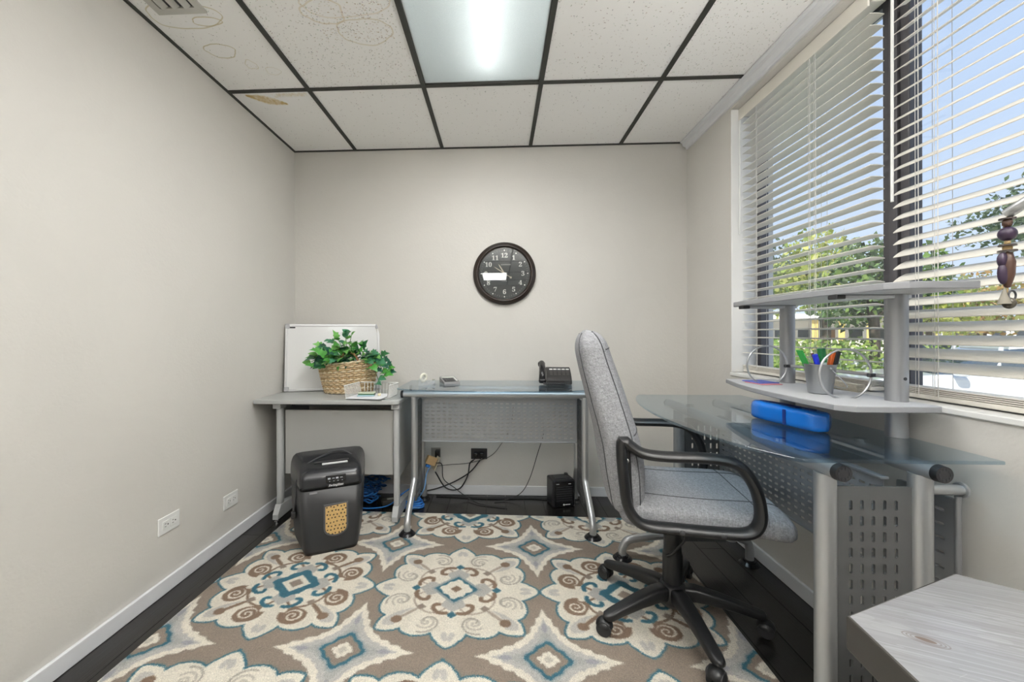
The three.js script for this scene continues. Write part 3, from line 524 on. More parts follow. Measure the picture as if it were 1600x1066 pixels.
// things on the shelf and desk
{
  const t = thing('pen_bucket', 'small galvanised bucket holding pens on the window shelf', 'bucket', [1.105, 0.9022, -1.415]), zinc = std(lin(0.34, 0.355, 0.37), 0.34, 0.85), o = [];
  for (const [r, y] of [[0.0, 0.001], [0.031, 0.001], [0.033, 0.004], [0.044, 0.098], [0.0465, 0.1], [0.0445, 0.102], [0.0425, 0.1], [0.032, 0.006], [0, 0.006]]) o.push(new THREE.Vector2(r, y));
  part('pail', new THREE.LatheGeometry(o, 40), zinc, t);
  part('handle', tube([[0, 0.088, 0.046], [0.03, 0.05, 0.055], [0.055, 0.025, 0.04], [0.055, 0.025, -0.02], [0.03, 0.05, -0.05], [0, 0.088, -0.046]], 0.0016, 40, 6), M.chrome, t);
  part('lug', merge(new THREE.SphereGeometry(0.006, 12, 8).translate(0, 0.088, 0.046), new THREE.SphereGeometry(0.006, 12, 8).translate(0, 0.088, -0.046)), zinc, t);
  const pen = (name, label, cat, top, bot, make) => { const a = V(...bot).add(V(1.105, 0.9022, -1.415)), b = V(...top).add(V(1.105, 0.9022, -1.415)), p = thing(name, label, cat, a.toArray()); p.quaternion.setFromUnitVectors(V(0, 1, 0), b.clone().sub(a).normalize()); make(p, b.distanceTo(a)); };
  const gr = std(lin(0.03, 0.35, 0.06), 0.4), bl = std(lin(0.01, 0.03, 0.6), 0.35), clear = std(lin(0.6, 0.68, 0.68), 0.3), brown = std(lin(0.2, 0.08, 0.04), 0.5), orange = std(lin(0.75, 0.15, 0.03), 0.4), dgr = std(lin(0.01, 0.14, 0.04), 0.4);
  pen('ruler', 'green flat ruler leaning out of the pen bucket', 'ruler', [-0.06, 0.148, -0.012], [0.002, 0.01, -0.012], (p, L) => part('blade', rb(0.004, L, 0.028, 0.001, 0, L / 2, 0), gr, p));
  pen('ballpoint_pen', 'blue capped pen in the pen bucket', 'pen', [-0.034, 0.135, 0.022], [0.004, 0.01, 0.016], (p, L) => { part('barrel', between(V(0, 0, 0), V(0, L - 0.04, 0), 0.005), clear, p); part('cap', between(V(0, L - 0.045, 0), V(0, L, 0), 0.008), bl, p); });
  pen('pencil', 'brown pencil in the pen bucket', 'pencil', [-0.018, 0.15, -0.016], [0.022, 0.01, -0.006], (p, L) => { part('barrel', between(V(0, 0, 0), V(0, L - 0.012, 0), 0.0045, 6), brown, p); part('tip', new THREE.ConeGeometry(0.0045, 0.014, 8).translate(0, L - 0.005, 0), M.slat, p); });
  pen('marker_pen', 'thick marker with green cap in the pen bucket', 'marker', [0.0, 0.155, 0.005], [0.01, 0.01, 0.015], (p, L) => { part('barrel', between(V(0, 0, 0), V(0, L - 0.045, 0), 0.010), clear, p); part('cap', between(V(0, L - 0.048, 0), V(0, L, 0), 0.0115), dgr, p); });
  pen('highlighter', 'orange marker with black clip in the pen bucket', 'marker', [0.045, 0.142, 0.006], [0.018, 0.01, 0.0], (p, L) => { part('barrel', rb(0.026, L, 0.014, 0.004, 0, L / 2, 0), orange, p); part('clip', rb(0.014, 0.05, 0.006, 0.002, 0.004, L - 0.02, 0.009), M.black, p); });
}
{
  const c = thing('pencil_case', 'translucent bright blue zip pencil case on the glass desk', 'pencil case', [1.0, YT + 0.0003, -1.42], -1.37);
  const rings = [], n = 36; for (let i = 0; i <= 20; i++) { const t = i / 20 * 2 - 1, k = Math.pow(Math.max(0.02, 1 - Math.pow(Math.abs(t), 7)), 0.42), lx = t * 0.135; rings.push(Array.from({ length: n }, (_, j) => { const a = -j / n * 2 * PI, bump = 1 + 0.03 * Math.sin(9 * t + 2 * a); return V(lx, 0.034 + spow(Math.sin(a), 0.55) * 0.034 * (0.72 + 0.28 * k) * (Math.sin(a) > 0 ? bump : 1), spow(Math.cos(a), 0.55) * 0.042 * k * bump); })); }
  part('shell', loft(rings), phys(lin(0.003, 0.18, 0.70), 0.22, { transmission: 0.25, thickness: 0, clearcoat: 0.6 }), c);
  part('zip', merge(tube([[-0.1, 0.0665, 0.008], [-0.03, 0.069, 0.004], [0.04, 0.068, 0.006], [0.1, 0.066, 0.0]], 0.0035, 24, 6), rb(0.02, 0.004, 0.008, 0.001, 0.05, 0.0715, 0.014)), std(lin(0.003, 0.015, 0.09), 0.4), c);
  part('seam_band', bx(0.012, 0.05, 0.002, 0.028, 0.034, 0.0433), std(lin(0.002, 0.02, 0.16), 0.4), c);
}
{
  const b = thing('pamphlets', 'pink and blue folded pamphlets lying on the window shelf', 'pamphlets', [1.09, 0.9022, -1.70], 0.1);
  part('pink_sheet', rb(0.085, 0.003, 0.10, 0.001, 0, 0.0016, 0.012), std(lin(0.65, 0.25, 0.28), 0.7), b); part('blue_sheet', rb(0.085, 0.004, 0.10, 0.001, 0.004, 0.0052, -0.008), std(lin(0.10, 0.13, 0.45), 0.6), b);
}
{
  const b = thing('paper_stack', 'bundle of beige papers curling on the window sill', 'papers', [1.288, WY0 + 0.0132, -1.56], 0.0);
  for (let i = 0; i < 7; i++) { const s = new THREE.Shape(), y = i * 0.0042; s.moveTo(-0.09, y); s.quadraticCurveTo(0.03, y, 0.09, y + 0.018); s.lineTo(0.09, y + 0.0205); s.quadraticCurveTo(0.03, y + 0.003, -0.09, y + 0.003); part('sheet', extr(s, 0.026).translate(rr(-0.006, 0.006), 0, -0.013).rotateY(PI / 2 + rr(-0.02, 0.02)), std(lin(0.62, 0.58, 0.48), 0.8), b); }
}
// ---------------------------------------------------------------- grey computer table in the corner
const TY = 0.73;
{
  const t = thing('computer_table', 'light grey laminate table in the corner carrying the basket', 'table', [-1.0, 0, -2.49]);
  const top = std(lin(0.40, 0.41, 0.40), 0.4), leg = std(lin(0.44, 0.45, 0.45), 0.45), panel = std(lin(0.38, 0.38, 0.365), 0.5), X = (x) => x + 1.0, Z = (z) => z + 2.49;
  const s = new THREE.Shape(), x0 = X(-1.432), x1 = X(-0.572), zr = -Z(-2.725), zf = -Z(-2.245), r = 0.045; // plan, y = -z
  s.moveTo(x0, zr); s.lineTo(x1, zr); s.lineTo(x1, zf + r); s.quadraticCurveTo(x1, zf, x1 - r, zf); s.lineTo(x0 + 0.01, zf); s.quadraticCurveTo(x0, zf, x0, zf + 0.01); s.lineTo(x0, zr);
  part('table_top', extr(s, 0.026, 0.006, 3).rotateX(-PI / 2).translate(0, TY - 0.026, 0), top, t);
  for (const [x, side] of [[-1.312, -1], [-0.605, 1]]) {
    const l = part('leg', loft([[0.70, 0], [0.15, -0.004], [0.10, 0.0]].map(([y, dz]) => Array.from({ length: 20 }, (_, k) => { const a = -k / 20 * 2 * PI; return V(X(x) + spow(Math.cos(a), 0.6) * 0.017, y, Z(-2.325) + dz + spow(Math.sin(a), 0.6) * 0.022); }))), leg, t);
    part('leg_bracket', rb(0.05, 0.035, 0.07, 0.006, X(x), 0.687, Z(-2.32)), leg, l);
    part('foot', extr(poly([[-Z(-2.27), 0.022], [-Z(-2.70), 0.022], [-Z(-2.70), 0.05], [-Z(-2.36), 0.10], [-Z(-2.30), 0.10], [-Z(-2.27), 0.05]]), 0.036, 0.004, 2).translate(0, 0, -0.018).rotateY(PI / 2).translate(X(x), 0, 0), leg, l);
    part('levelling_foot', merge(...[-2.285, -2.68].map((z) => merge(new THREE.CylinderGeometry(0.013, 0.013, side < 0 || z < -2.5 ? 0.009 : 0.007, 14).translate(X(x), side < 0 || z < -2.5 ? 0.0047 : 0.0151, Z(z)), new THREE.CylinderGeometry(0.005, 0.005, 0.016, 10).translate(X(x), 0.0185, Z(z))))), M.chrome, l);
    part('side_panel', rb(0.016, 0.44, 0.32, 0.003, X(x), 0.47, Z(-2.52)), panel, t);
  }
  part('modesty_panel', rb(0.66, 0.385, 0.014, 0.003, X(-0.958), 0.463, Z(-2.345)), panel, t);
  part('front_rail', rb(0.64, 0.03, 0.02, 0.003, X(-0.958), 0.684, Z(-2.40)), M.charcoal, t);
}
// ---------------------------------------------------------------- whiteboard
{
  const t = thing('whiteboard', 'small framed whiteboard leaning in the corner behind the basket', 'whiteboard', [-1.117, TY + 0.0005, -2.625], 0.272);
  const b = new THREE.Group(); b.name = 'board'; t.add(b); b.rotation.x = -0.09; b.position.z = -0.012;
  const w = 0.61, h = 0.45, fr = std(lin(0.72, 0.72, 0.73), 0.3, 0.4);
  part('panel', bx(w - 0.02, h - 0.02, 0.008, 0, h / 2 + 0.002, 0), phys(lin(0.80, 0.80, 0.80), 0.22, { clearcoat: 0.3 }), b);
  part('frame', merge(rb(w, 0.016, 0.016, 0.003, 0, h - 0.006, 0), rb(w, 0.016, 0.016, 0.003, 0, 0.01, 0), rb(0.016, h, 0.016, 0.003, -w / 2 + 0.008, h / 2 + 0.002, 0), rb(0.016, h, 0.016, 0.003, w / 2 - 0.008, h / 2 + 0.002, 0)), fr, b);
  part('corner_cap', merge(...[[-1, 0.018], [1, 0.018], [-1, h - 0.014], [1, h - 0.014]].map(([q, y]) => rb(0.03, 0.03, 0.0185, 0.004, q * (w / 2 - 0.0135), y, 0))), std(lin(0.42, 0.42, 0.44), 0.5), b);
  part('maker_mark', bx(0.034, 0.009, 0.0008, -w / 2 + 0.045, h - 0.022, 0.0046), M.black, b);
}
// ---------------------------------------------------------------- woven basket with ivy
const BK = V(-0.975, TY + 0.0005, -2.54);
{
  const t = thing('woven_basket', 'oval woven seagrass basket on the grey corner table', 'basket', BK.toArray(), 0.1);
  const straw = ['#d2bd9c', '#c3aa85', '#ddccae', '#b59b73'].map((c) => std(css(c), 0.8));
  const rad = (y) => [0.142 + 0.045 * Math.pow(y / 0.2, 0.8), 0.072 + 0.020 * y / 0.2];
  for (let k = 0; k < 15; k++) {
    const y = 0.009 + k * 0.0136, [a, b] = rad(y), pts = [];
    for (let i = 0; i < 96; i++) { const q = i / 96 * 2 * PI, u = Math.sin(q * 24 + (k % 2) * PI) * 0.0064, tilt = 0.018 * Math.cos(q) * (y / 0.2); pts.push(V(Math.cos(q) * (a + u), y + tilt + 0.0022 * Math.sin(q * 24 + 1.2), Math.sin(q) * (b + u))); }
    part('strand', tube(pts, 0.0068, 288, 6, true), straw[k % 4], t);
  }
  for (let i = 0; i < 48; i++) { const q = (i + 0.5) / 48 * 2 * PI, p = [0.004, 0.07, 0.14, 0.198].map((y) => { const [a, b] = rad(y); return V(Math.cos(q) * a, y + 0.018 * Math.cos(q) * (y / 0.2), Math.sin(q) * b); }); part('stake', tube(p, 0.0042, 8, 5), straw[1], t); }
  part('liner', loft([[0.004, 0.9], [0.1, 0.93], [0.165, 0.94]].map(([y, k]) => { const [a, b] = rad(y); return Array.from({ length: 40 }, (_, i) => { const q = -i / 40 * 2 * PI; return V(Math.cos(q) * a * k, y + 0.015 * Math.cos(q) * (y / 0.2), Math.sin(q) * b * k); }); })), std(lin(0.05, 0.035, 0.02), 0.9), t);
  part('handle', tube([[0.085, 0.19, 0.078], [0.07, 0.235, 0.078], [0.04, 0.262, 0.075], [0.0, 0.262, 0.075], [-0.03, 0.235, 0.075]], 0.0075, 32, 7), std(lin(0.30, 0.15, 0.07), 0.7), t);
}
{
  const t = thing('ivy_plant', 'artificial green ivy spilling from the woven basket', 'plant', [BK.x, BK.y + 0.175, BK.z]);
  const leafShape = (lobes) => { // flat outline bent along the midrib
    const s = new THREE.Shape(); s.moveTo(0, 0);
    if (lobes) { s.quadraticCurveTo(-0.35, -0.12, -0.5, 0.12); s.lineTo(-0.32, 0.36); s.lineTo(-0.44, 0.55); s.lineTo(-0.2, 0.66); s.lineTo(0, 1.08); s.lineTo(0.2, 0.66); s.lineTo(0.44, 0.55); s.lineTo(0.32, 0.36); s.lineTo(0.5, 0.12); s.quadraticCurveTo(0.35, -0.12, 0, 0); }
    else { s.bezierCurveTo(-0.45, -0.1, -0.55, 0.45, 0, 1.05); s.bezierCurveTo(0.55, 0.45, 0.45, -0.1, 0, 0); }
    const g = new THREE.ShapeGeometry(s, 6), p = g.attributes.position; for (let i = 0; i < p.count; i++) { const x = p.getX(i), y = p.getY(i); p.setZ(i, 0.35 * Math.abs(x) - 0.28 * (y - 0.4) * (y - 0.4)); } g.computeVertexNormals(); return g;
  };
  const ga = leafShape(true), gb = leafShape(false);
  const cols = [[0.03, 0.16, 0.05], [0.09, 0.36, 0.06], [0.20, 0.50, 0.12], [0.02, 0.12, 0.07], [0.06, 0.24, 0.12]].map((c) => phys(lin(...c), 0.42, { transmission: 0.2, thickness: 0, side: THREE.DoubleSide }));
  // vines: start at the basket mouth, each carries its leaves
  const ends = [[-0.2, 0.055, 0.06], [-0.23, 0.03, 0.04], [-0.15, 0.10, 0.09], [-0.10, 0.07, 0.13], [-0.03, 0.06, 0.14], [-0.10, 0.17, 0.02], [-0.02, 0.215, 0.0], [0.03, 0.20, 0.03], [-0.05, 0.18, 0.06], [0.08, 0.15, 0.05], [0.13, 0.11, 0.04], [0.19, 0.075, 0.05], [0.235, 0.02, 0.06], [0.26, -0.05, 0.08], [0.23, -0.09, 0.1], [0.285, -0.045, 0.06], [-0.15, 0.0, 0.12], [-0.07, 0.02, 0.145], [0.05, 0.1, 0.09], [-0.16, 0.13, 0.03], [0.0, 0.14, 0.09]];
  const stemM = std(lin(0.10, 0.20, 0.05), 0.7); let n = 0;
  ends.forEach((e, k) => {
    const E2 = V(...e), S = V(e[0] * 0.25, -0.02, e[2] * 0.2), mid = S.clone().lerp(E2, 0.55).add(V(0, 0.05 + (e[1] < 0 ? 0.07 : 0), 0.01)), c = new THREE.CatmullRomCurve3([S, mid, E2]);
    part('stem', new THREE.TubeGeometry(c, 14, 0.0022, 5), stemM, t);
    const m = 8;
    for (let i = 0; i < m; i++) {
      const p = c.getPointAt(0.3 + 0.7 * i / (m - 1)).add(V(rr(-0.015, 0.015), rr(-0.008, 0.014), rr(-0.006, 0.02))), sz2 = rr(0.042, 0.07), l = part('leaf', rnd() < 0.6 ? ga : gb, cols[Math.floor(rnd() * cols.length)], t);
      const out = V(p.x * 2 + rr(-0.12, 0.12), rr(-0.25, 0.1) + p.y, rr(0.1, 0.4)).normalize(), nrm = V(rr(-0.5, 0.5), rr(0.35, 1), rr(0.3, 1.1)).normalize(), xx = new THREE.Vector3().crossVectors(out, nrm).normalize(), zz = new THREE.Vector3().crossVectors(xx, out);
      l.quaternion.setFromRotationMatrix(new THREE.Matrix4().makeBasis(xx, out, zz)); l.position.copy(p); l.scale.setScalar(sz2); n++;
    }
  });
}
// ---------------------------------------------------------------- wire tray with papers
{
  const t = thing('wire_tray', 'white wire letter tray on the grey corner table', 'tray', [-0.765, TY + 0.0005, -2.366], -0.12), wire = std(lin(0.82, 0.82, 0.80), 0.4);
  const w = 0.235, d = 0.19, h = 0.078, R = 0.0021, g = [];
  const rim = part('rim', merge(tube([[-w / 2 - 0.012, h, d / 2], [-w / 2 - 0.012, h, 0], [-w / 2 - 0.012, h, -d / 2], [0, h, -d / 2 - 0.006], [w / 2 + 0.012, h, -d / 2], [w / 2 + 0.012, h, 0], [w / 2 + 0.012, h, d / 2 - 0.04]], 0.0032, 90, 6, false, 0.05)), wire, t);
  for (let i = 0; i <= 14; i++) { const z = -d / 2 + i / 14 * d; part('side_wire', merge(between(V(-w / 2 - 0.012, h, z), V(-w / 2, 0.004, z), R, 5), between(V(w / 2 + 0.012, h, Math.min(z, d / 2 - 0.045)), V(w / 2, 0.004, Math.min(z, d / 2 - 0.045)), R, 5)), wire, rim); }
  for (let i = 1; i < 11; i++) { const x = -w / 2 + i / 11 * w; part('floor_wire', merge(between(V(x, h, -d / 2 - 0.005), V(x, 0.004, -d / 2), R, 5), between(V(x, 0.0035, -d / 2), V(x, 0.0035, d / 2), R, 5)), wire, t); }
  part('base_frame', tube([[-w / 2, 0.0035, d / 2], [-w / 2, 0.0035, -d / 2], [w / 2, 0.0035, -d / 2], [w / 2, 0.0035, d / 2]], 0.003, 8, 6, true, 0.02), wire, t);
  const p = thing('paper_sheets', 'white paper sheets lying in the wire tray', 'papers', [-0.765, TY + 0.0075, -2.358], -0.12);
  for (let i = 0; i < 3; i++) part('sheet', bx(0.214, 0.0016, 0.185, i * 0.003 - 0.004, 0.0009 + i * 0.0018, 0.02 - i * 0.003), M.paper ??= std(lin(0.80, 0.81, 0.84), 0.8), p);
  const k = thing('card_packet', 'small clear packet with green print in the wire tray', 'packet', [-0.785, TY + 0.0136, -2.33], 0.12);
  part('cards', rb(0.092, 0.014, 0.055, 0.003, 0, 0.008, 0), std(lin(0.05, 0.15, 0.08), 0.3), k); part('wrapper', rb(0.098, 0.006, 0.06, 0.003, 0, 0.0185, -0.001), std(lin(0.60, 0.66, 0.50), 0.3), k); part('edge_strip', rb(0.1, 0.007, 0.004, 0.001, 0, 0.005, 0.0305), std(lin(0.45, 0.62, 0.70), 0.3), k);
  const y = thing('eraser', 'small cream eraser beside the green packet', 'eraser', [-0.713, TY + 0.0136, -2.34], 0.3); part('block', rb(0.018, 0.014, 0.03, 0.004, 0, 0.007, 0), std(lin(0.75, 0.68, 0.45), 0.7), y); part('sleeve', rb(0.0185, 0.0145, 0.014, 0.002, 0, 0.0074, 0.004), std(lin(0.78, 0.74, 0.6), 0.6), y);
}
// ---------------------------------------------------------------- paper shredder
{
  const phi = 0.46, w = 0.285, d = 0.27, e = 0.055, H = 0.452;
  const C0 = V(-0.968, 0.0112, -1.895), xd = V(Math.cos(phi), 0, -Math.sin(phi)), zd = V(Math.sin(phi), 0, Math.cos(phi)), c = C0.clone().addScaledVector(xd, w / 2).addScaledVector(zd, -d / 2);
  const t = thing('paper_shredder', 'black paper shredder with a gold window on the rug', 'shredder', c.toArray(), phi);
  const plan = (y, front, grow) => { // rounded trapezoid, wider at the back
    const pts = [], f = d / 2 - front, b = -d / 2, wf = w / 2 + grow - front * 0.05, wb = w / 2 + e + grow, r = 0.03, cs = [[wf, f], [-wf, f], [-wb, b], [wb, b]];
    for (let i = 0; i < 4; i++) { const p = new THREE.Vector2(...cs[i]), q = new THREE.Vector2(...cs[(i + 3) % 4]), n = new THREE.Vector2(...cs[(i + 1) % 4]), a = p.clone().add(q.clone().sub(p).setLength(r)), z = p.clone().add(n.clone().sub(p).setLength(r)); for (let k = 0; k <= 6; k++) { const u = k / 6; pts.push(V(a.x * (1 - u) ** 2 + 2 * p.x * u * (1 - u) + z.x * u * u, y, a.y * (1 - u) ** 2 + 2 * p.y * u * (1 - u) + z.y * u * u)); } }
    return pts.reverse();
  };
  const plastic = std(lin(0.020, 0.021, 0.023), 0.42), gloss = std(lin(0.016, 0.017, 0.02), 0.25);
  part('bin', loft([[0.0, 0.012, -0.022], [0.02, 0.006, -0.016], [0.16, 0.002, -0.006], [0.322, 0, 0]].map((a) => plan(...a))), plastic, t);
  part('head', loft([[0.325, 0.001, 0], [0.345, 0, 0.002], [0.372, 0.002, 0.002], [0.394, 0.010, 0.001], [0.410, 0.028, 0], [0.424, 0.062, -0.003], [0.438, 0.11, -0.008], [0.449, 0.165, -0.018], [0.452, 0.19, -0.04], [0.4525, 0.21, -0.10]].map((a) => plan(...a))), gloss, t);
  const slot = part('paper_slot', rb(0.17, 0.004, 0.014, 0.0018, 0.005, 0, 0), M.black, t); slot.position.set(0, 0.436, 0.042); slot.rotation.x = 0.28; part('slot_guide', rb(0.125, 0.006, 0.012, 0.0015, 0.02, 0.001, 0.024), std(lin(0.62, 0.63, 0.64), 0.3), slot);
  const rec = new THREE.Shape(); rec.moveTo(-0.058, 0.075); rec.lineTo(0.058, 0.075); rec.lineTo(0.058, -0.045); rec.bezierCurveTo(0.058, -0.105, -0.058, -0.105, -0.058, -0.045); rec.lineTo(-0.058, 0.075);
  const win = part('window_frame', extr(rec, 0.006, 0.002, 2), std(lin(0.07, 0.072, 0.078), 0.4), t); win.position.set(0.020, 0.172, d / 2 - 0.0045);
  const gold = canvasTex(256, 384, (g, W, Hh) => { g.fillStyle = '#c2a064'; g.fillRect(0, 0, W, Hh); for (let i = 0; i < 260; i++) { g.fillStyle = `rgba(${215 + rnd() * 30 | 0},${190 + rnd() * 30 | 0},140,0.25)`; g.fillRect(rnd() * W, rnd() * Hh, rr(4, 30), rr(2, 8)); } for (let j = 0; j < 8; j++) for (let i = 0; i < 6; i++) { g.fillStyle = 'rgba(38,28,16,0.9)'; g.beginPath(); g.ellipse(20 + i * 42 + rr(-7, 7) + (j % 2) * 18, 26 + j * 47 + rr(-8, 8), rr(8, 11), rr(8, 11), 0, 0, 7); g.fill(); } });
  const inner = new THREE.Shape(); inner.moveTo(-0.05, 0.064); inner.lineTo(0.05, 0.07); inner.lineTo(0.05, -0.045); inner.bezierCurveTo(0.05, -0.092, -0.05, -0.092, -0.05, -0.045); inner.lineTo(-0.05, 0.064);
  const pg = new THREE.ShapeGeometry(inner, 16), pu = pg.attributes.uv; for (let i = 0; i < pu.count; i++) pu.setXY(i, (pu.getX(i) + 0.05) / 0.1, (pu.getY(i) + 0.085) / 0.155);
  part('bin_window', pg.translate(0, 0, 0.0064), phys(0xffffff, 0.35, { map: gold, clearcoat: 0.8 }), win);
  const pan = part('control_panel', rb(0.095, 0.036, 0.006, 0.0028, 0.02, 0.3735, d / 2 + 0.0005), M.blackGloss, t);
  part('icons', merge(...[-0.032, -0.012, 0.006, 0.026].map((x, i) => rb(0.012, i % 2 ? 0.003 : 0.008, 0.0006, 0.0002, 0.02 + x, 0.376, d / 2 + 0.0038)), ...[-0.026, -0.006, 0.014, 0.034].map((x) => bx(0.004, 0.0025, 0.0006, 0.02 + x - 0.004, 0.362, d / 2 + 0.0038))), std(lin(0.45, 0.47, 0.5), 0.4), pan);
  const word = canvasTex(512, 128, (g) => { g.fillStyle = '#15161a'; g.fillRect(0, 0, 512, 128); g.fillStyle = '#e8e8ea'; g.font = 'italic bold 92px serif'; g.textAlign = 'center'; g.textBaseline = 'middle'; g.fillText('Swingline', 256, 64); });
  part('brand_print', new THREE.PlaneGeometry(0.078, 0.0195).translate(0.02, 0.3405, d / 2 + 0.0012), std(0xffffff, 0.35, 0, { map: word }), t);
  part('model_plate', rb(0.036, 0.008, 0.001, 0.0004, -0.085, 0.313, d / 2 + 0.0003), std(lin(0.22, 0.22, 0.23), 0.4), t);
  part('grip_recess', rb(0.006, 0.055, 0.03, 0.003, -w / 2 - 0.03, 0.19, -0.01), M.black, t);
  const cord = part('power_cord', tube([[w / 2 + 0.02, 0.20, -0.10], [w / 2 + 0.022, 0.33, -0.04], [w / 2 + 0.004, 0.407, 0.02], [0.09, 0.452, -0.03], [0.03, 0.461, -0.055], [-0.03, 0.452, -0.02], [-0.09, 0.44, 0.02], [-w / 2 + 0.002, 0.413, 0.045], [-w / 2 - 0.018, 0.36, 0.045], [-w / 2 - 0.022, 0.28, 0.03], [-w / 2 - 0.03, 0.20, 0.02]], 0.0038, 120, 8), M.charcoal, t);
  part('plug', rb(0.024, 0.036, 0.024, 0.006, -w / 2 - 0.034, 0.175, 0.018), M.black, cord);
}
// ---------------------------------------------------------------- cables under the desks
const cable = (label, pts, r, mat, group) => solo('cable', tube(pts, r, 100, 7), mat, label, 'cable', [0, 0, 0], 0, group);
const bwz = BW + 0.012;
{
  const blk = std(lin(0.012, 0.012, 0.013), 0.5), bluem = std(lin(0.03, 0.20, 0.62), 0.45), deep = std(lin(0.006, 0.08, 0.26), 0.45);
  for (const [x, i] of [[-0.158, 0], [-0.117, 1]]) { const p = thing('power_plug', i ? 'right black plug in the black outlet under the desk' : 'left black plug in the black outlet under the desk', 'plug', [x, 0.282, BW + 0.0095]); part('body', rb(0.03, 0.032, 0.03, 0.007, 0, 0, 0.015), M.blackGloss, p); part('strain_relief', between(V(0, -0.014, 0.022), V(i ? -0.008 : -0.012, -0.03, 0.026), 0.005, 10), blk, p); }
  cable('thick black cable looping down from the left plug', [[-0.172, 0.25, bwz + 0.026], [-0.20, 0.22, bwz + 0.02], [-0.215, 0.14, bwz + 0.03], [-0.27, 0.06, bwz + 0.05], [-0.36, 0.07, bwz + 0.06], [-0.43, 0.18, bwz + 0.07]], 0.0048, blk, 'black cables under the back desk');
  cable('thick black cable slanting from the right plug toward the corner', [[-0.127, 0.25, bwz + 0.026], [-0.20, 0.17, bwz + 0.045], [-0.32, 0.09, bwz + 0.02], [-0.45, 0.045, bwz + 0.03], [-0.58, 0.03, bwz + 0.05]], 0.0045, blk, 'black cables under the back desk');
  cable('thin grey cable rising behind the perforated desk panel', [[-0.43, 0.212, bwz + 0.05], [-0.33, 0.212, bwz + 0.012], [-0.2, 0.225, bwz + 0.012], [-0.06, 0.27, bwz + 0.006], [0.02, 0.36, bwz + 0.006], [0.08, 0.47, bwz + 0.006], [0.10, 0.62, bwz + 0.01]], 0.0022, std(lin(0.05, 0.05, 0.045), 0.5));
  cable('thin black cable hanging from the desk to the skirting', [[0.30, 0.74, -2.63], [0.31, 0.6, -2.66], [0.30, 0.44, -2.68], [0.26, 0.30, -2.69], [0.21, 0.14, -2.69], [0.15, 0.05, -2.66], [0.06, 0.012, -2.64], [-0.03, 0.006, -2.62]], 0.0026, blk);
  cable('thin black cable drooping past the skirting from the tan box', [[-0.42, 0.25, bwz + 0.1], [-0.385, 0.23, bwz + 0.07], [-0.375, 0.13, bwz + 0.06], [-0.30, 0.07, bwz + 0.06], [-0.22, 0.02, bwz + 0.08], [-0.12, 0.006, -2.57], [0.05, 0.006, -2.53]], 0.003, blk);
  cable('black power cord lying along the back skirting', [[0.36, 0.007, -2.665], [0.2, 0.007, -2.685], [-0.05, 0.007, -2.67], [-0.3, 0.007, -2.69], [-0.43, 0.007, -2.70]], 0.0052, blk);
  const j = thing('junction_box', 'tan cable junction box hanging tilted under the glass desk', 'junction box', [-0.455, 0.262, BW + 0.10], 0.5); j.rotation.z = -0.45;
  part('box', rb(0.07, 0.055, 0.03, 0.004, 0, 0, 0), std(lin(0.52, 0.36, 0.18), 0.6), j); part('lid', rb(0.005, 0.09, 0.05, 0.002, 0.042, -0.005, 0), std(lin(0.66, 0.58, 0.42), 0.5), j); part('jack', rb(0.03, 0.018, 0.02, 0.004, -0.01, -0.038, 0.006), bluem, j);
  const ad = thing('power_adapter', 'black power adapter plugged into the wall beside the tan box', 'adapter', [-0.43, 0.285, BW + 0.001]); part('body', rb(0.035, 0.05, 0.04, 0.006, 0.008, 0, 0.02), M.blackGloss, ad); part('face_plate', rb(0.066, 0.07, 0.005, 0.002, -0.008, 0.002, 0.0025), std(lin(0.3, 0.28, 0.24), 0.5), ad);
  // blue network cables: one hanging, the rest heaped beside the table leg
  cable('light blue network cable hanging from the tan box to the floor', [[-0.46, 0.225, -2.63], [-0.475, 0.19, -2.58], [-0.48, 0.12, -2.53], [-0.52, 0.045, -2.53], [-0.50, 0.012, -2.50], [-0.54, 0.02, -2.47]], 0.0036, std(lin(0.16, 0.36, 0.68), 0.45));
  for (let k = 0; k < 4; k++) { const pts = [], cx = -0.56, cz = -2.53 + k * 0.006, R = 0.075 - k * 0.007; for (let i = 0; i < 40; i++) { const a = i / 40 * 4 * PI; pts.push([cx + Math.cos(a) * (R + 0.01 * Math.sin(a * 1.5 + k)), 0.007 + k * 0.014 + (i / 40) * 0.008, cz + Math.sin(a) * (R * 0.62)]); } cable('bright blue network cable coiled on the floor by the desk leg', pts, 0.0042, bluem, 'coiled blue network cables'); }
  for (let k = 0; k < 9; k++) { const pts = [], ph = rr(0, 6), cx = rr(-0.96, -0.78); for (let i = 0; i < 36; i++) { const a = ph + i / 36 * 2 * PI * rr(1.95, 2.05); pts.push([cx + Math.cos(a) * rr(0.06, 0.12), 0.012 + k * 0.015 + 0.024 * Math.abs(Math.sin(a * 1.7 + k)), -2.60 + Math.sin(a) * rr(0.04, 0.075)]); } cable(k % 3 ? 'tangled dark blue network cable heaped under the grey table' : 'tangled bright blue network cable heaped under the grey table', pts, 0.0048, k % 3 ? deep : bluem, 'tangled network cables under the table'); }
  cable('loose blue network cable trailing under the grey table', [[-1.06, 0.05, -2.56], [-0.95, 0.03, -2.48], [-0.84, 0.015, -2.46], [-0.70, 0.03, -2.47], [-0.62, 0.09, -2.50], [-0.55, 0.12, -2.58]], 0.004, bluem);
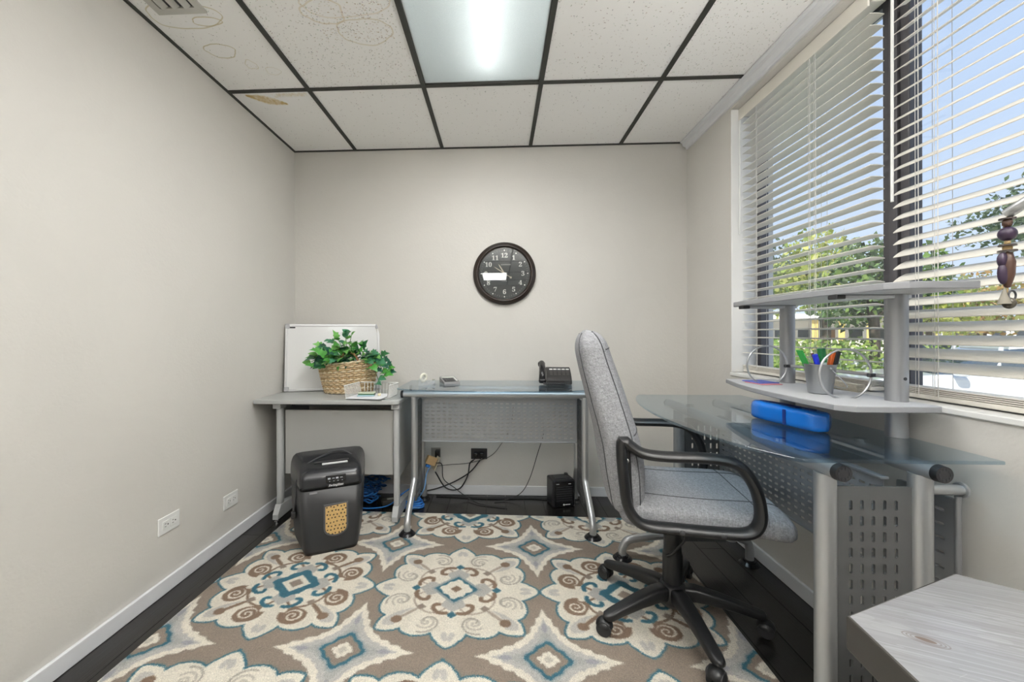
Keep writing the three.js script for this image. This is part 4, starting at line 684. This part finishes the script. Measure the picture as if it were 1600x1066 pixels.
  for (const [x, y, z, c, n] of [[-1.02, 0.0, -2.62, [0.45, 0.42, 0.06], 'yellow'], [-0.98, 0.0, -2.545, [0.02, 0.02, 0.02], 'black'], [-0.72, 0.0, -2.56, [0.05, 0.045, 0.04], 'dark brown']]) { const p = thing('power_brick', n + ' power brick lying in the cable heap under the table', 'power brick', [x, y, z], rr(0, 1)); part('body', rb(0.09, 0.034, 0.05, 0.008, 0, 0.0172, 0), std(lin(...c), 0.5), p); part('label_sticker', bx(0.04, 0.0006, 0.028, 0.01, 0.0346, 0), std(lin(0.4, 0.4, 0.38), 0.6), p); part('lead', between(V(0.044, 0.017, 0), V(0.062, 0.014, 0.003), 0.005, 8), M.black, p); }
}
// ---------------------------------------------------------------- small black heater
{
  const t = thing('space_heater', 'small black louvred fan heater on the floor behind the desk', 'heater', [0.402, 0.0005, -2.61], 0.24), w = 0.15, h = 0.175, d = 0.12;
  part('case', rb(w, h, d, 0.012, 0, h / 2, 0, 3), std(lin(0.014, 0.014, 0.016), 0.35), t);
  const gr = part('grille_frame', extr((() => { const s = roundRect(w - 0.016, h - 0.02, 0.008, 0, h / 2); s.holes.push(roundRect(w - 0.04, h - 0.075, 0.006, 0, h / 2 - 0.005)); return s; })(), 0.006, 0.001, 1).translate(0, 0, d / 2 - 0.002), M.blackGloss, t);
  for (let i = 0; i < 7; i++) part('louvre', rb(w - 0.042, 0.004, 0.008, 0.001, 0, 0.045 + i * 0.0145, d / 2 + 0.001), M.charcoal, gr);
  part('printed_mark', merge(new THREE.CylinderGeometry(0.006, 0.006, 0.0008, 16).rotateX(PI / 2).translate(-0.004, 0.02, d / 2 + 0.0044), bx(0.034, 0.005, 0.0008, 0.022, 0.02, d / 2 + 0.0044), bx(0.02, 0.003, 0.0008, -0.045, h - 0.022, d / 2 + 0.0044), bx(0.018, 0.003, 0.0008, 0.035, h - 0.024, d / 2 + 0.0044)), M.white, t);
  part('top_handle', rb(w - 0.05, 0.004, d - 0.05, 0.002, 0, h + 0.0015, 0), M.charcoal, t);
  part('dial', new THREE.CylinderGeometry(0.012, 0.013, 0.012, 18).translate(0.05, h + 0.006, -0.03), M.charcoal, t);
}
// ---------------------------------------------------------------- telephone
{
  const t = thing('desk_telephone', 'black corded desk telephone on the back glass desk', 'telephone', [0.352, YT + 0.0004, -2.565], -0.06);
  const side = new THREE.Shape(); side.moveTo(0.075, 0); side.lineTo(-0.075, 0); side.lineTo(-0.08, 0.085); side.quadraticCurveTo(-0.07, 0.10, -0.045, 0.098); side.quadraticCurveTo(0.03, 0.08, 0.078, 0.024); side.lineTo(0.075, 0);
  part('base', extr(side, 0.155, 0.006, 2).translate(0, 0, -0.0775).rotateY(-PI / 2).translate(0.03, 0.001, 0), std(lin(0.022, 0.021, 0.021), 0.4), t);
  const face = part('button_panel', bx(0.13, 0.0015, 0.09, 0, 0, 0), M.charcoal, t); face.position.set(0.035, 0.072, 0.018); face.rotation.x = 0.62;
  for (let i = 0; i < 5; i++) part('label_strip', bx(0.02, 0.001, 0.009, -0.052 + i * 0.026, 0.0014, -0.028), M.white, face);
  for (let i = 0; i < 5; i++) for (let j = 0; j < 3; j++) part('button', rb(0.016, 0.004, 0.009, 0.001, -0.052 + i * 0.026, 0.0022, -0.008 + j * 0.016), std(lin(0.06, 0.058, 0.055), 0.35), face);
  const hs = part('handset', tube([[-0.076, 0.03, 0.058], [-0.074, 0.062, 0.05], [-0.072, 0.098, 0.01], [-0.073, 0.122, -0.04], [-0.075, 0.118, -0.062]], 0.0205, 32, 12), M.blackGloss, t);
  part('earpiece', merge(rb(0.046, 0.034, 0.05, 0.012, -0.074, 0.118, -0.052), rb(0.046, 0.03, 0.046, 0.012, -0.074, 0.022, 0.058)), M.blackGloss, hs);
  const pts = []; for (let i = 0; i <= 150; i++) { const q = i / 150, a = q * 2 * PI * 24, b = V(-0.07 + 0.13 * q, 0.0105, 0.105 + 0.022 * Math.sin(q * PI)); pts.push(b.add(V(0.002 * Math.cos(a), 0.0065 * Math.sin(a), 0.0065 * Math.cos(a)))); }
  part('coiled_cord', tube(pts, 0.0018, 420, 5), M.charcoal, hs);
}
// ---------------------------------------------------------------- calculator and tape dispenser
{
  const t = thing('calculator', 'desk calculator with tilted display on the back glass desk', 'calculator', [-0.32, YT + 0.0004, -2.575], 0.35);
  part('body', extr(poly([[0.075, 0], [-0.075, 0], [-0.075, 0.034], [0.075, 0.013]]), 0.105, 0.003, 2).translate(0, 0, -0.0525).rotateY(-PI / 2), std(lin(0.30, 0.30, 0.30), 0.4), t);
  const f = part('keypad', bx(0.09, 0.002, 0.085, 0, 0, 0), M.charcoal, t); f.position.set(0, 0.0213, 0.024); f.rotation.x = 0.139;
  for (let i = 0; i < 5; i++) for (let j = 0; j < 4; j++) part('key', rb(0.012, 0.004, 0.012, 0.001, -0.034 + i * 0.017, 0.0025, -0.03 + j * 0.02), i === 4 ? M.white : std(lin(0.1, 0.1, 0.1), 0.5), f);
  const sc = part('display', bx(0.085, 0.002, 0.026, 0, 0, 0), std(lin(0.60, 0.62, 0.56), 0.3), t); sc.position.set(0, 0.0312, -0.046); sc.rotation.x = 0.139;
  const d = thing('tape_dispenser', 'clear plastic tape dispenser at the end of the back desk', 'tape dispenser', [-0.448, YT + 0.0004, -2.46], 0.9), clr = phys(lin(0.93, 0.94, 0.95), 0.06, { transmission: 0.85, thickness: 0 });
  part('cradle', extr((() => { const s = new THREE.Shape(); s.moveTo(-0.06, 0); s.lineTo(0.06, 0); s.lineTo(0.056, 0.026); s.lineTo(0.03, 0.02); s.quadraticCurveTo(0.0, 0.004, -0.012, 0.022); s.lineTo(-0.022, 0.058); s.quadraticCurveTo(-0.055, 0.06, -0.06, 0.03); s.lineTo(-0.06, 0); return s; })(), 0.024, 0.002, 2).translate(0, 0, -0.012), clr, d);
  part('tape_roll', new THREE.TorusGeometry(0.021, 0.0085, 12, 28).scale(1, 1, 0.9).translate(-0.028, 0.047, 0), std(lin(0.75, 0.74, 0.62), 0.4), d);
  part('cutter', bx(0.004, 0.006, 0.02, 0.055, 0.028, 0), M.chrome, d);
}
// ---------------------------------------------------------------- office chair (local +x is its front)
{
  const t = thing('office_chair', 'grey fabric swivel armchair with black loop arms at the window desk', 'chair', [0.672, 0, -1.57], -0.165);
  const weave = noiseTex(256, (x, y) => { const v = 0.80 + 0.16 * (((x >> 1) + (y >> 1)) % 2) * rnd() + 0.20 * (rnd() - 0.5) + 0.14 * (f8(x * 3, y) - 0.5) + 0.14 * (f8(x, y * 3) - 0.5); return [v, v, v * 1.015]; }, [5, 5], true);
  const bump = noiseTex(256, (x, y) => 0.5 * rnd() + 0.5 * f4(x, y), [5, 5]);
  const fabric = std(lin(0.40, 0.405, 0.415), 0.95, 0, { map: weave, bumpMap: bump, bumpScale: 0.0015 }), seamM = std(lin(0.06, 0.062, 0.068), 0.9), plastic = std(lin(0.009, 0.0095, 0.0105), 0.38);
  // backrest: closed rings along a leaning, gently curved spine
  const spine = new THREE.CatmullRomCurve3([V(-0.192, 0.462, 0), V(-0.206, 0.60, 0), V(-0.224, 0.72, 0), V(-0.266, 0.88, 0), V(-0.305, 1.02, 0), V(-0.328, 1.125, 0)]);
  const N = 44, n = 44, wid = (u) => 0.225 + 0.022 * Math.sin(Math.min(1, u * 1.25) * PI) - 0.035 * u * u, thk = (u) => 0.067 + 0.012 * Math.sin(u * PI) + 0.008 * Math.exp(-(((u - 0.25) / 0.14) ** 2)) - 0.008 * u;
  const ringAt = (u) => {
    const p = spine.getPointAt(u), d = spine.getTangentAt(u), nrm = V(d.y, -d.x, 0).normalize(); // nrm points to the front
    const e0 = Math.min(1, u / 0.09), e1 = Math.min(1, (1 - u) / 0.12), kw = Math.min(0.62 + 0.38 * Math.sqrt(1 - (1 - e0) ** 2), 0.60 + 0.40 * Math.sqrt(1 - (1 - e1) ** 2)), kt = Math.max(0.06, Math.min(Math.sqrt(1 - (1 - e0) ** 2), Math.sqrt(1 - (1 - e1) ** 2)));
    return Array.from({ length: n }, (_, k) => { const a = k / n * 2 * PI, c = spow(Math.cos(a), 0.6), q = spow(Math.sin(a), 0.6), pad = c > 0 ? 1 + 0.10 * (1 - q * q) : 0.85; return p.clone().addScaledVector(nrm, c * thk(u) * kt * pad).add(V(0, 0, q * wid(u) * kw)); });
  };
  const rings = Array.from({ length: N + 1 }, (_, i) => ringAt(i / N));
  const back = part('backrest', loft(rings), fabric, t);
  const seam = (ks, u0, u1) => { for (const k of ks) part('seam', new THREE.TubeGeometry(new THREE.CatmullRomCurve3(Array.from({ length: 30 }, (_, i) => { const r = ringAt(u0 + (u1 - u0) * i / 29), c = r.reduce((s, p) => s.add(p), V(0, 0, 0)).divideScalar(n); return r[k].clone().add(r[k].clone().sub(c).setLength(0.0004)); })), 70, 0.0022, 5), seamM, back); };
  seam([8, 36, 16, 28], 0.03, 0.985);
  part('head_crease', new THREE.TubeGeometry(new THREE.CatmullRomCurve3(Array.from({ length: 15 }, (_, i) => ringAt(0.875)[(37 + i) % n])), 50, 0.0022, 5), seamM, back);
  part('waist_crease', new THREE.TubeGeometry(new THREE.CatmullRomCurve3(Array.from({ length: 15 }, (_, i) => ringAt(0.42)[(37 + i) % n])), 50, 0.0022, 5), seamM, back);
  // seat: rings from rear to front with a waterfall edge
  const seatRing = (u) => {
    const x = -0.225 + 0.545 * u, e0 = Math.min(1, u / 0.10), e1 = Math.min(1, (1 - u) / 0.095), k = Math.max(0.08, Math.min(Math.sqrt(1 - (1 - e0) ** 2), Math.sqrt(1 - (1 - e1) ** 2))), drop = 0.013 * Math.pow(Math.max(0, (u - 0.72) / 0.28), 2), w = 0.243 * (0.80 + 0.20 * Math.min(1, k * 1.2)) * (0.97 + 0.05 * u);
    return Array.from({ length: n }, (_, j) => { const a = -j / n * 2 * PI, c = spow(Math.cos(a), 0.6), q = spow(Math.sin(a), 0.62), dish = q > 0 ? -0.016 * (1 - c * c) * Math.sin(u * PI) : 0; return V(x, 0.487 - drop + q * 0.057 * k + dish, c * w); });
  };
  const seat = part('seat', loft(Array.from({ length: 41 }, (_, i) => seatRing(i / 40))), fabric, t);
  for (const j of [36, 30]) part('seam', new THREE.TubeGeometry(new THREE.CatmullRomCurve3(Array.from({ length: 30 }, (_, i) => seatRing(0.05 + 0.9 * i / 29)[j].clone().add(V(0, 0.0004, 0)))), 60, 0.002, 5), seamM, seat);
  part('pipe_seam', new THREE.TubeGeometry(new THREE.CatmullRomCurve3(Array.from({ length: 17 }, (_, i) => seatRing(0.8)[(27 + i) % n])), 50, 0.0019, 5), seamM, seat);
  // loop arms
  for (const s of [1, -1]) {
    const pts = [[-0.218, 0.752], [-0.192, 0.735], [-0.155, 0.713], [-0.09, 0.706], [0.02, 0.708], [0.09, 0.704], [0.14, 0.682], [0.178, 0.622], [0.193, 0.55], [0.185, 0.502], [0.152, 0.477], [0.07, 0.472], [-0.06, 0.472], [-0.14, 0.474], [-0.178, 0.493], [-0.202, 0.535], [-0.214, 0.62], [-0.221, 0.70]];
    const g = tube(pts.map(([x, y]) => [x, y, 0]), 0.0175, 160, 14, true); g.scale(1, 1, 1.45); g.computeVertexNormals(); g.translate(0, 0, s * 0.262);
    const a = part('armrest', g, plastic, t);
    part('back_plate', rb(0.034, 0.20, 0.016, 0.006, 0, 0, 0).rotateZ(0.05).translate(-0.206, 0.635, s * 0.254), plastic, a);
    for (const [x, y] of [[-0.205, 0.685], [-0.200, 0.585], [-0.04, 0.472], [0.08, 0.472]]) part('bolt', new THREE.SphereGeometry(0.0085, 14, 8).scale(1, 1, 0.5).translate(x, y, s * (y > 0.5 ? 0.263 : 0.2865)), y > 0.65 ? M.chrome : M.charcoal, a);
  }
  // mechanism, column and five star base
  part('mechanism', merge(rb(0.22, 0.04, 0.16, 0.01, 0.01, 0.415, 0), rb(0.05, 0.05, 0.05, 0.01, 0.09, 0.40, -0.02)), plastic, t);
  part('tension_knob', new THREE.CylinderGeometry(0.024, 0.026, 0.05, 20).translate(0.075, 0.365, 0), plastic, t);
  part('lever', tube([[0.0, 0.40, 0.03], [0.02, 0.37, 0.05], [0.028, 0.345, 0.055], [0.012, 0.32, 0.06], [-0.018, 0.285, 0.06], [-0.035, 0.275, 0.058]], 0.0055, 30, 8), plastic, t);
  part('gas_column', new THREE.LatheGeometry([[0, 0.08], [0.036, 0.08], [0.036, 0.26], [0.032, 0.265], [0.032, 0.40], [0, 0.40]].map((p) => new THREE.Vector2(...p)), 28), plastic, t);
  part('base_hub', new THREE.LatheGeometry([[0, 0.07], [0.05, 0.07], [0.058, 0.09], [0.052, 0.13], [0.04, 0.15], [0, 0.15]].map((p) => new THREE.Vector2(...p)), 28), plastic, t);
  const floorAt = [0.0112, 0.0112, 0.0112, 0.0112, 0.0112];
  [15, 87, 159, 231, 303].forEach((deg, k) => {
    const a = deg * PI / 180 - 0.165, L = 0.292, dir = V(Math.cos(a), 0, Math.sin(a)), sd = V(-dir.z, 0, dir.x), y0 = floorAt[k];
    const ring = (r, y, w, h) => Array.from({ length: 18 }, (_, i) => { const q = i / 18 * 2 * PI; return dir.clone().multiplyScalar(r).addScaledVector(sd, spow(Math.cos(q), 0.6) * w).add(V(0, y + spow(Math.sin(q), 0.6) * h, 0)); });
    const l = part('leg', loft([ring(0.02, 0.112, 0.03, 0.03), ring(0.08, 0.118, 0.029, 0.027), ring(0.16, 0.108, 0.026, 0.022), ring(0.24, 0.092, 0.023, 0.018), ring(L - 0.008, 0.082, 0.022, 0.016), ring(L + 0.012, 0.080, 0.017, 0.013), ring(L + 0.02, 0.079, 0.006, 0.006)]), plastic, t);
    const sw = [0.4, 2.2, 3.4, 3.9, 5.2][k], cd = V(Math.cos(sw), 0, Math.sin(sw)), c = dir.clone().multiplyScalar(L).addScaledVector(cd, 0.016), ax = V(-cd.z, 0, cd.x), Q = new THREE.Quaternion().setFromUnitVectors(V(0, 1, 0), ax), wy = y0 + 0.0265;
    const wheel = (o) => new THREE.CylinderGeometry(0.026, 0.026, 0.017, 24).applyQuaternion(Q).translate(c.x + ax.x * o, wy, c.z + ax.z * o);
    const hood = new THREE.CylinderGeometry(0.0285, 0.0285, 0.05, 20, 1, false, 0, PI).applyQuaternion(Q);
    const ca = part('caster', merge(wheel(0.014), wheel(-0.014)), M.black, l);
    part('hood', merge(new THREE.SphereGeometry(0.031, 20, 12, 0, 2 * PI, 0, PI / 2).scale(1, 0.85, 1).translate(c.x, wy + 0.006, c.z), between(V(dir.x * L, wy + 0.02, dir.z * L), V(dir.x * L, 0.075, dir.z * L), 0.008, 10)), plastic, ca);
  });
}
// ---------------------------------------------------------------- six-sided side table near the camera
{
  const Y6 = 0.60, R = 0.366, c = V(0.917, 0, -0.522), a0 = Math.atan2(-0.885 - c.z, 0.964 - c.x);
  const t = thing('hexagonal_table', 'six sided wooden side table with a worn grey top and pale sheen painted in', 'side table', [c.x, 0, c.z]);
  const grain = canvasTex(1024, 1024, (g, w, h) => {
    g.fillStyle = '#858587'; g.fillRect(0, 0, w, h); g.lineCap = 'round';
    for (let i = 0; i < 1500; i++) { const y = rnd() * h, x = rnd() * w, L = rr(60, 420), v = rnd(); g.strokeStyle = v < 0.5 ? `rgba(76,74,74,${rr(0.04, 0.18)})` : `rgba(196,197,202,${rr(0.05, 0.25)})`; g.lineWidth = rr(0.6, 3.2); g.beginPath(); g.moveTo(x, y); g.bezierCurveTo(x + L * 0.3, y + rr(-6, 6), x + L * 0.6, y + rr(-8, 8), x + L, y + rr(-5, 5)); g.stroke(); }
    for (let k = 0; k < 420; k++) { const x = rnd() * w, y = rnd() * h; if (f64(x / 4, y / 2) < 0.45) continue; g.fillStyle = `rgba(214,214,218,${rr(0.03, 0.10)})`; g.beginPath(); g.ellipse(x, y, rr(20, 80), rr(4, 16), rr(-0.1, 0.1), 0, 7); g.fill(); }  // cool whitish patches: window sheen put into the top's colour
    for (let k = 0; k < 14; k++) { g.strokeStyle = `rgba(205,200,195,${rr(0.2, 0.4)})`; g.lineWidth = rr(1.5, 4); g.beginPath(); for (let i = 0; i <= 20; i++) { const x = 560 + i * 18, y = 120 + k * 13 + Math.abs(i - 10) * 7 + rr(-3, 3); i ? g.lineTo(x, y) : g.moveTo(x, y); } g.stroke(); }
    for (const [x, y, r] of [[270, 660, 20], [420, 540, 13], [640, 700, 16], [180, 420, 9]]) { g.fillStyle = 'rgba(78,48,30,0.6)'; g.beginPath(); g.ellipse(x, y, r * 1.8, r * 0.7, 0.2, 0, 7); g.fill(); g.strokeStyle = 'rgba(60,40,28,0.35)'; g.lineWidth = 2; for (let q = 1; q < 4; q++) { g.beginPath(); g.ellipse(x, y, r * (1.8 + q * 0.7), r * (0.7 + q * 0.35), 0.2, 0, 7); g.stroke(); } }
    for (let i = 0; i < 60; i++) { g.strokeStyle = `rgba(225,222,218,${rr(0.1, 0.4)})`; g.lineWidth = rr(0.5, 1.3); const x = rnd() * w, y = rnd() * h, q = rnd() * 6; g.beginPath(); g.moveTo(x, y); g.lineTo(x + Math.cos(q) * rr(8, 50), y + Math.sin(q) * rr(8, 50)); g.stroke(); }
  });
  const hex = (r) => Array.from({ length: 6 }, (_, k) => [Math.cos(a0 + k * PI / 3) * r, -Math.sin(a0 + k * PI / 3) * r]);
  const top = extr(poly(hex(R)), 0.062, 0.004, 2), uv = top.attributes.uv, pp = top.attributes.position; for (let i = 0; i < uv.count; i++) uv.setXY(i, 0.5 + (pp.getX(i) * Math.cos(0.4) - pp.getY(i) * Math.sin(0.4)) / 0.8, 0.5 + (pp.getX(i) * Math.sin(0.4) + pp.getY(i) * Math.cos(0.4)) / 0.8);
  part('table_top', top.rotateX(-PI / 2).translate(0, Y6 - 0.062, 0), [phys(0xffffff, 0.30, { map: grain, clearcoat: 0.6, clearcoatRoughness: 0.2 }), std(lin(0.05, 0.046, 0.041), 0.5)], t);
  const wood = std(lin(0.085, 0.07, 0.06), 0.5);
  part('apron', extr(poly(hex(R - 0.20)), 0.05).rotateX(-PI / 2).translate(0, Y6 - 0.112, 0), wood, t);
  for (let k = 0; k < 3; k++) { const a = a0 + PI / 6 + k * 2 * PI / 3; part('leg', between(V(Math.cos(a) * 0.11, Y6 - 0.07, Math.sin(a) * 0.11), V(Math.cos(a) * 0.15, 0.0125, Math.sin(a) * 0.15), 0.02, 14), wood, t); }
  part('lower_shelf', extr(poly(hex(0.14)), 0.018, 0.002, 1).rotateX(-PI / 2).translate(0, 0.2, 0), wood, t);
}
// ---------------------------------------------------------------- bead ornament on a wall hook by the window
{
  const hx = 1.146, hz = -0.945, t = thing('wall_hook', 'grey curved metal hook arm beside the window', 'hook', [RW - 0.0005, 1.425, -0.62]), X = (x) => x - RW, Z = (z) => z + 0.62;
  part('plate', rb(0.008, 0.12, 0.05, 0.003, -0.0045, 0, 0), M.silverDark, t);
  const P = [[-0.008, 0, 0], [-0.05, 0.02, -0.08], [-0.085, 0.02, -0.2], [X(hx) + 0.02, 0.0, Z(hz) + 0.07], [X(hx) + 0.004, -0.03, Z(hz) + 0.03], [X(hx), -0.048, Z(hz)]];
  part('arm', tube(P, 0.0115, 60, 12), M.silver, t);
  const o = thing('bead_ornament', 'hanging ornament of brown and purple beads with a small tassel', 'ornament', [hx, 1.366, hz]); o.scale.set(0.86, 1.13, 0.86);
  const wood = std(lin(0.07, 0.034, 0.022), 0.45), purple = std(lin(0.035, 0.02, 0.045), 0.4), tan = std(lin(0.40, 0.28, 0.13), 0.5), disc = std(lin(0.06, 0.045, 0.04), 0.4);
  const ball = (r, y, m, sx2 = 1, sy = 1, dx = 0) => part('bead', new THREE.SphereGeometry(r, 20, 14).scale(sx2, sy, sx2).translate(dx, y, 0), m, o), wash = (r, y, m) => part('bead_disc', new THREE.CylinderGeometry(r, r, 0.003, 24).translate(0, y, 0), m, o);
  part('cord', between(V(0, 0.008, 0), V(0, -0.16, 0), 0.0016, 6), tan, o);
  wash(0.015, 0.0, disc); ball(0.0095, -0.008, wood); ball(0.017, -0.030, purple, 1, 0.85); ball(0.006, -0.047, tan); wash(0.016, -0.053, disc); ball(0.009, -0.058, tan, 1, 0.8); wash(0.017, -0.064, disc);
  part('long_bead', new THREE.LatheGeometry([[0, 0], [0.009, 0.002], [0.014, 0.02], [0.013, 0.045], [0.006, 0.07], [0, 0.072]].map(([r, y]) => new THREE.Vector2(r, -y - 0.066 + 0)).reverse(), 20), wood, o);
  part('side_bead', merge(new THREE.SphereGeometry(0.012, 16, 12).scale(1, 1.3, 0.7).translate(-0.012, -0.082, 0), new THREE.SphereGeometry(0.012, 16, 12).scale(1, 1.9, 0.7).translate(-0.011, -0.108, 0)), purple, o);
  part('ring', new THREE.TorusGeometry(0.009, 0.002, 8, 24).translate(0.004, -0.153, 0.006), M.charcoal, o);
  ball(0.0125, -0.168, std(lin(0.08, 0.07, 0.05), 0.5), 1, 0.9, 0.004);
  part('tassel', new THREE.ConeGeometry(0.013, 0.035, 12).translate(-0.008, -0.152, 0), std(lin(0.26, 0.24, 0.20), 0.9), o);
}
// ---------------------------------------------------------------- added fill uplight behind the camera, put in to brighten the ceiling
{
  const t = thing('added_floor_lamp', 'added fill uplight on a tall stand, out of view beside the window wall', 'floor lamp', [1.03, 0, 0.42]), m = M.silverDark;
  part('base', new THREE.CylinderGeometry(0.13, 0.14, 0.025, 36).translate(0, 0.013, 0), m, t); part('pole', between(V(0, 0.025, 0), V(0, 1.72, 0), 0.013, 16), m, t);
  part('shade', new THREE.LatheGeometry([[0.012, 1.715], [0.08, 1.74], [0.14, 1.79], [0.165, 1.85], [0.16, 1.85], [0.134, 1.795], [0.075, 1.75], [0.012, 1.73]].map((p) => new THREE.Vector2(...p)), 40), m, t);
  part('fill_lamp_bulb', new THREE.SphereGeometry(0.045, 20, 14).translate(0, 1.795, 0), std(0x000000, 0.5, 0, { emissive: lin(1, 0.95, 0.85), emissiveIntensity: 6 }), t);
  const L = new THREE.PointLight(lin(1, 0.985, 0.955), 28); L.name = 'added_floor_lamp_bulb'; L.position.set(0, 1.795, 0); L.castShadow = true; L.shadow.radius = 2; t.add(L);  // fill light inside the added uplight, aimed at the ceiling
}
scene.traverse((o) => { if (o.isMesh) o.castShadow = o.receiveShadow = true; });
// ---------------------------------------------------------------- END
renderer.render(scene, camera);
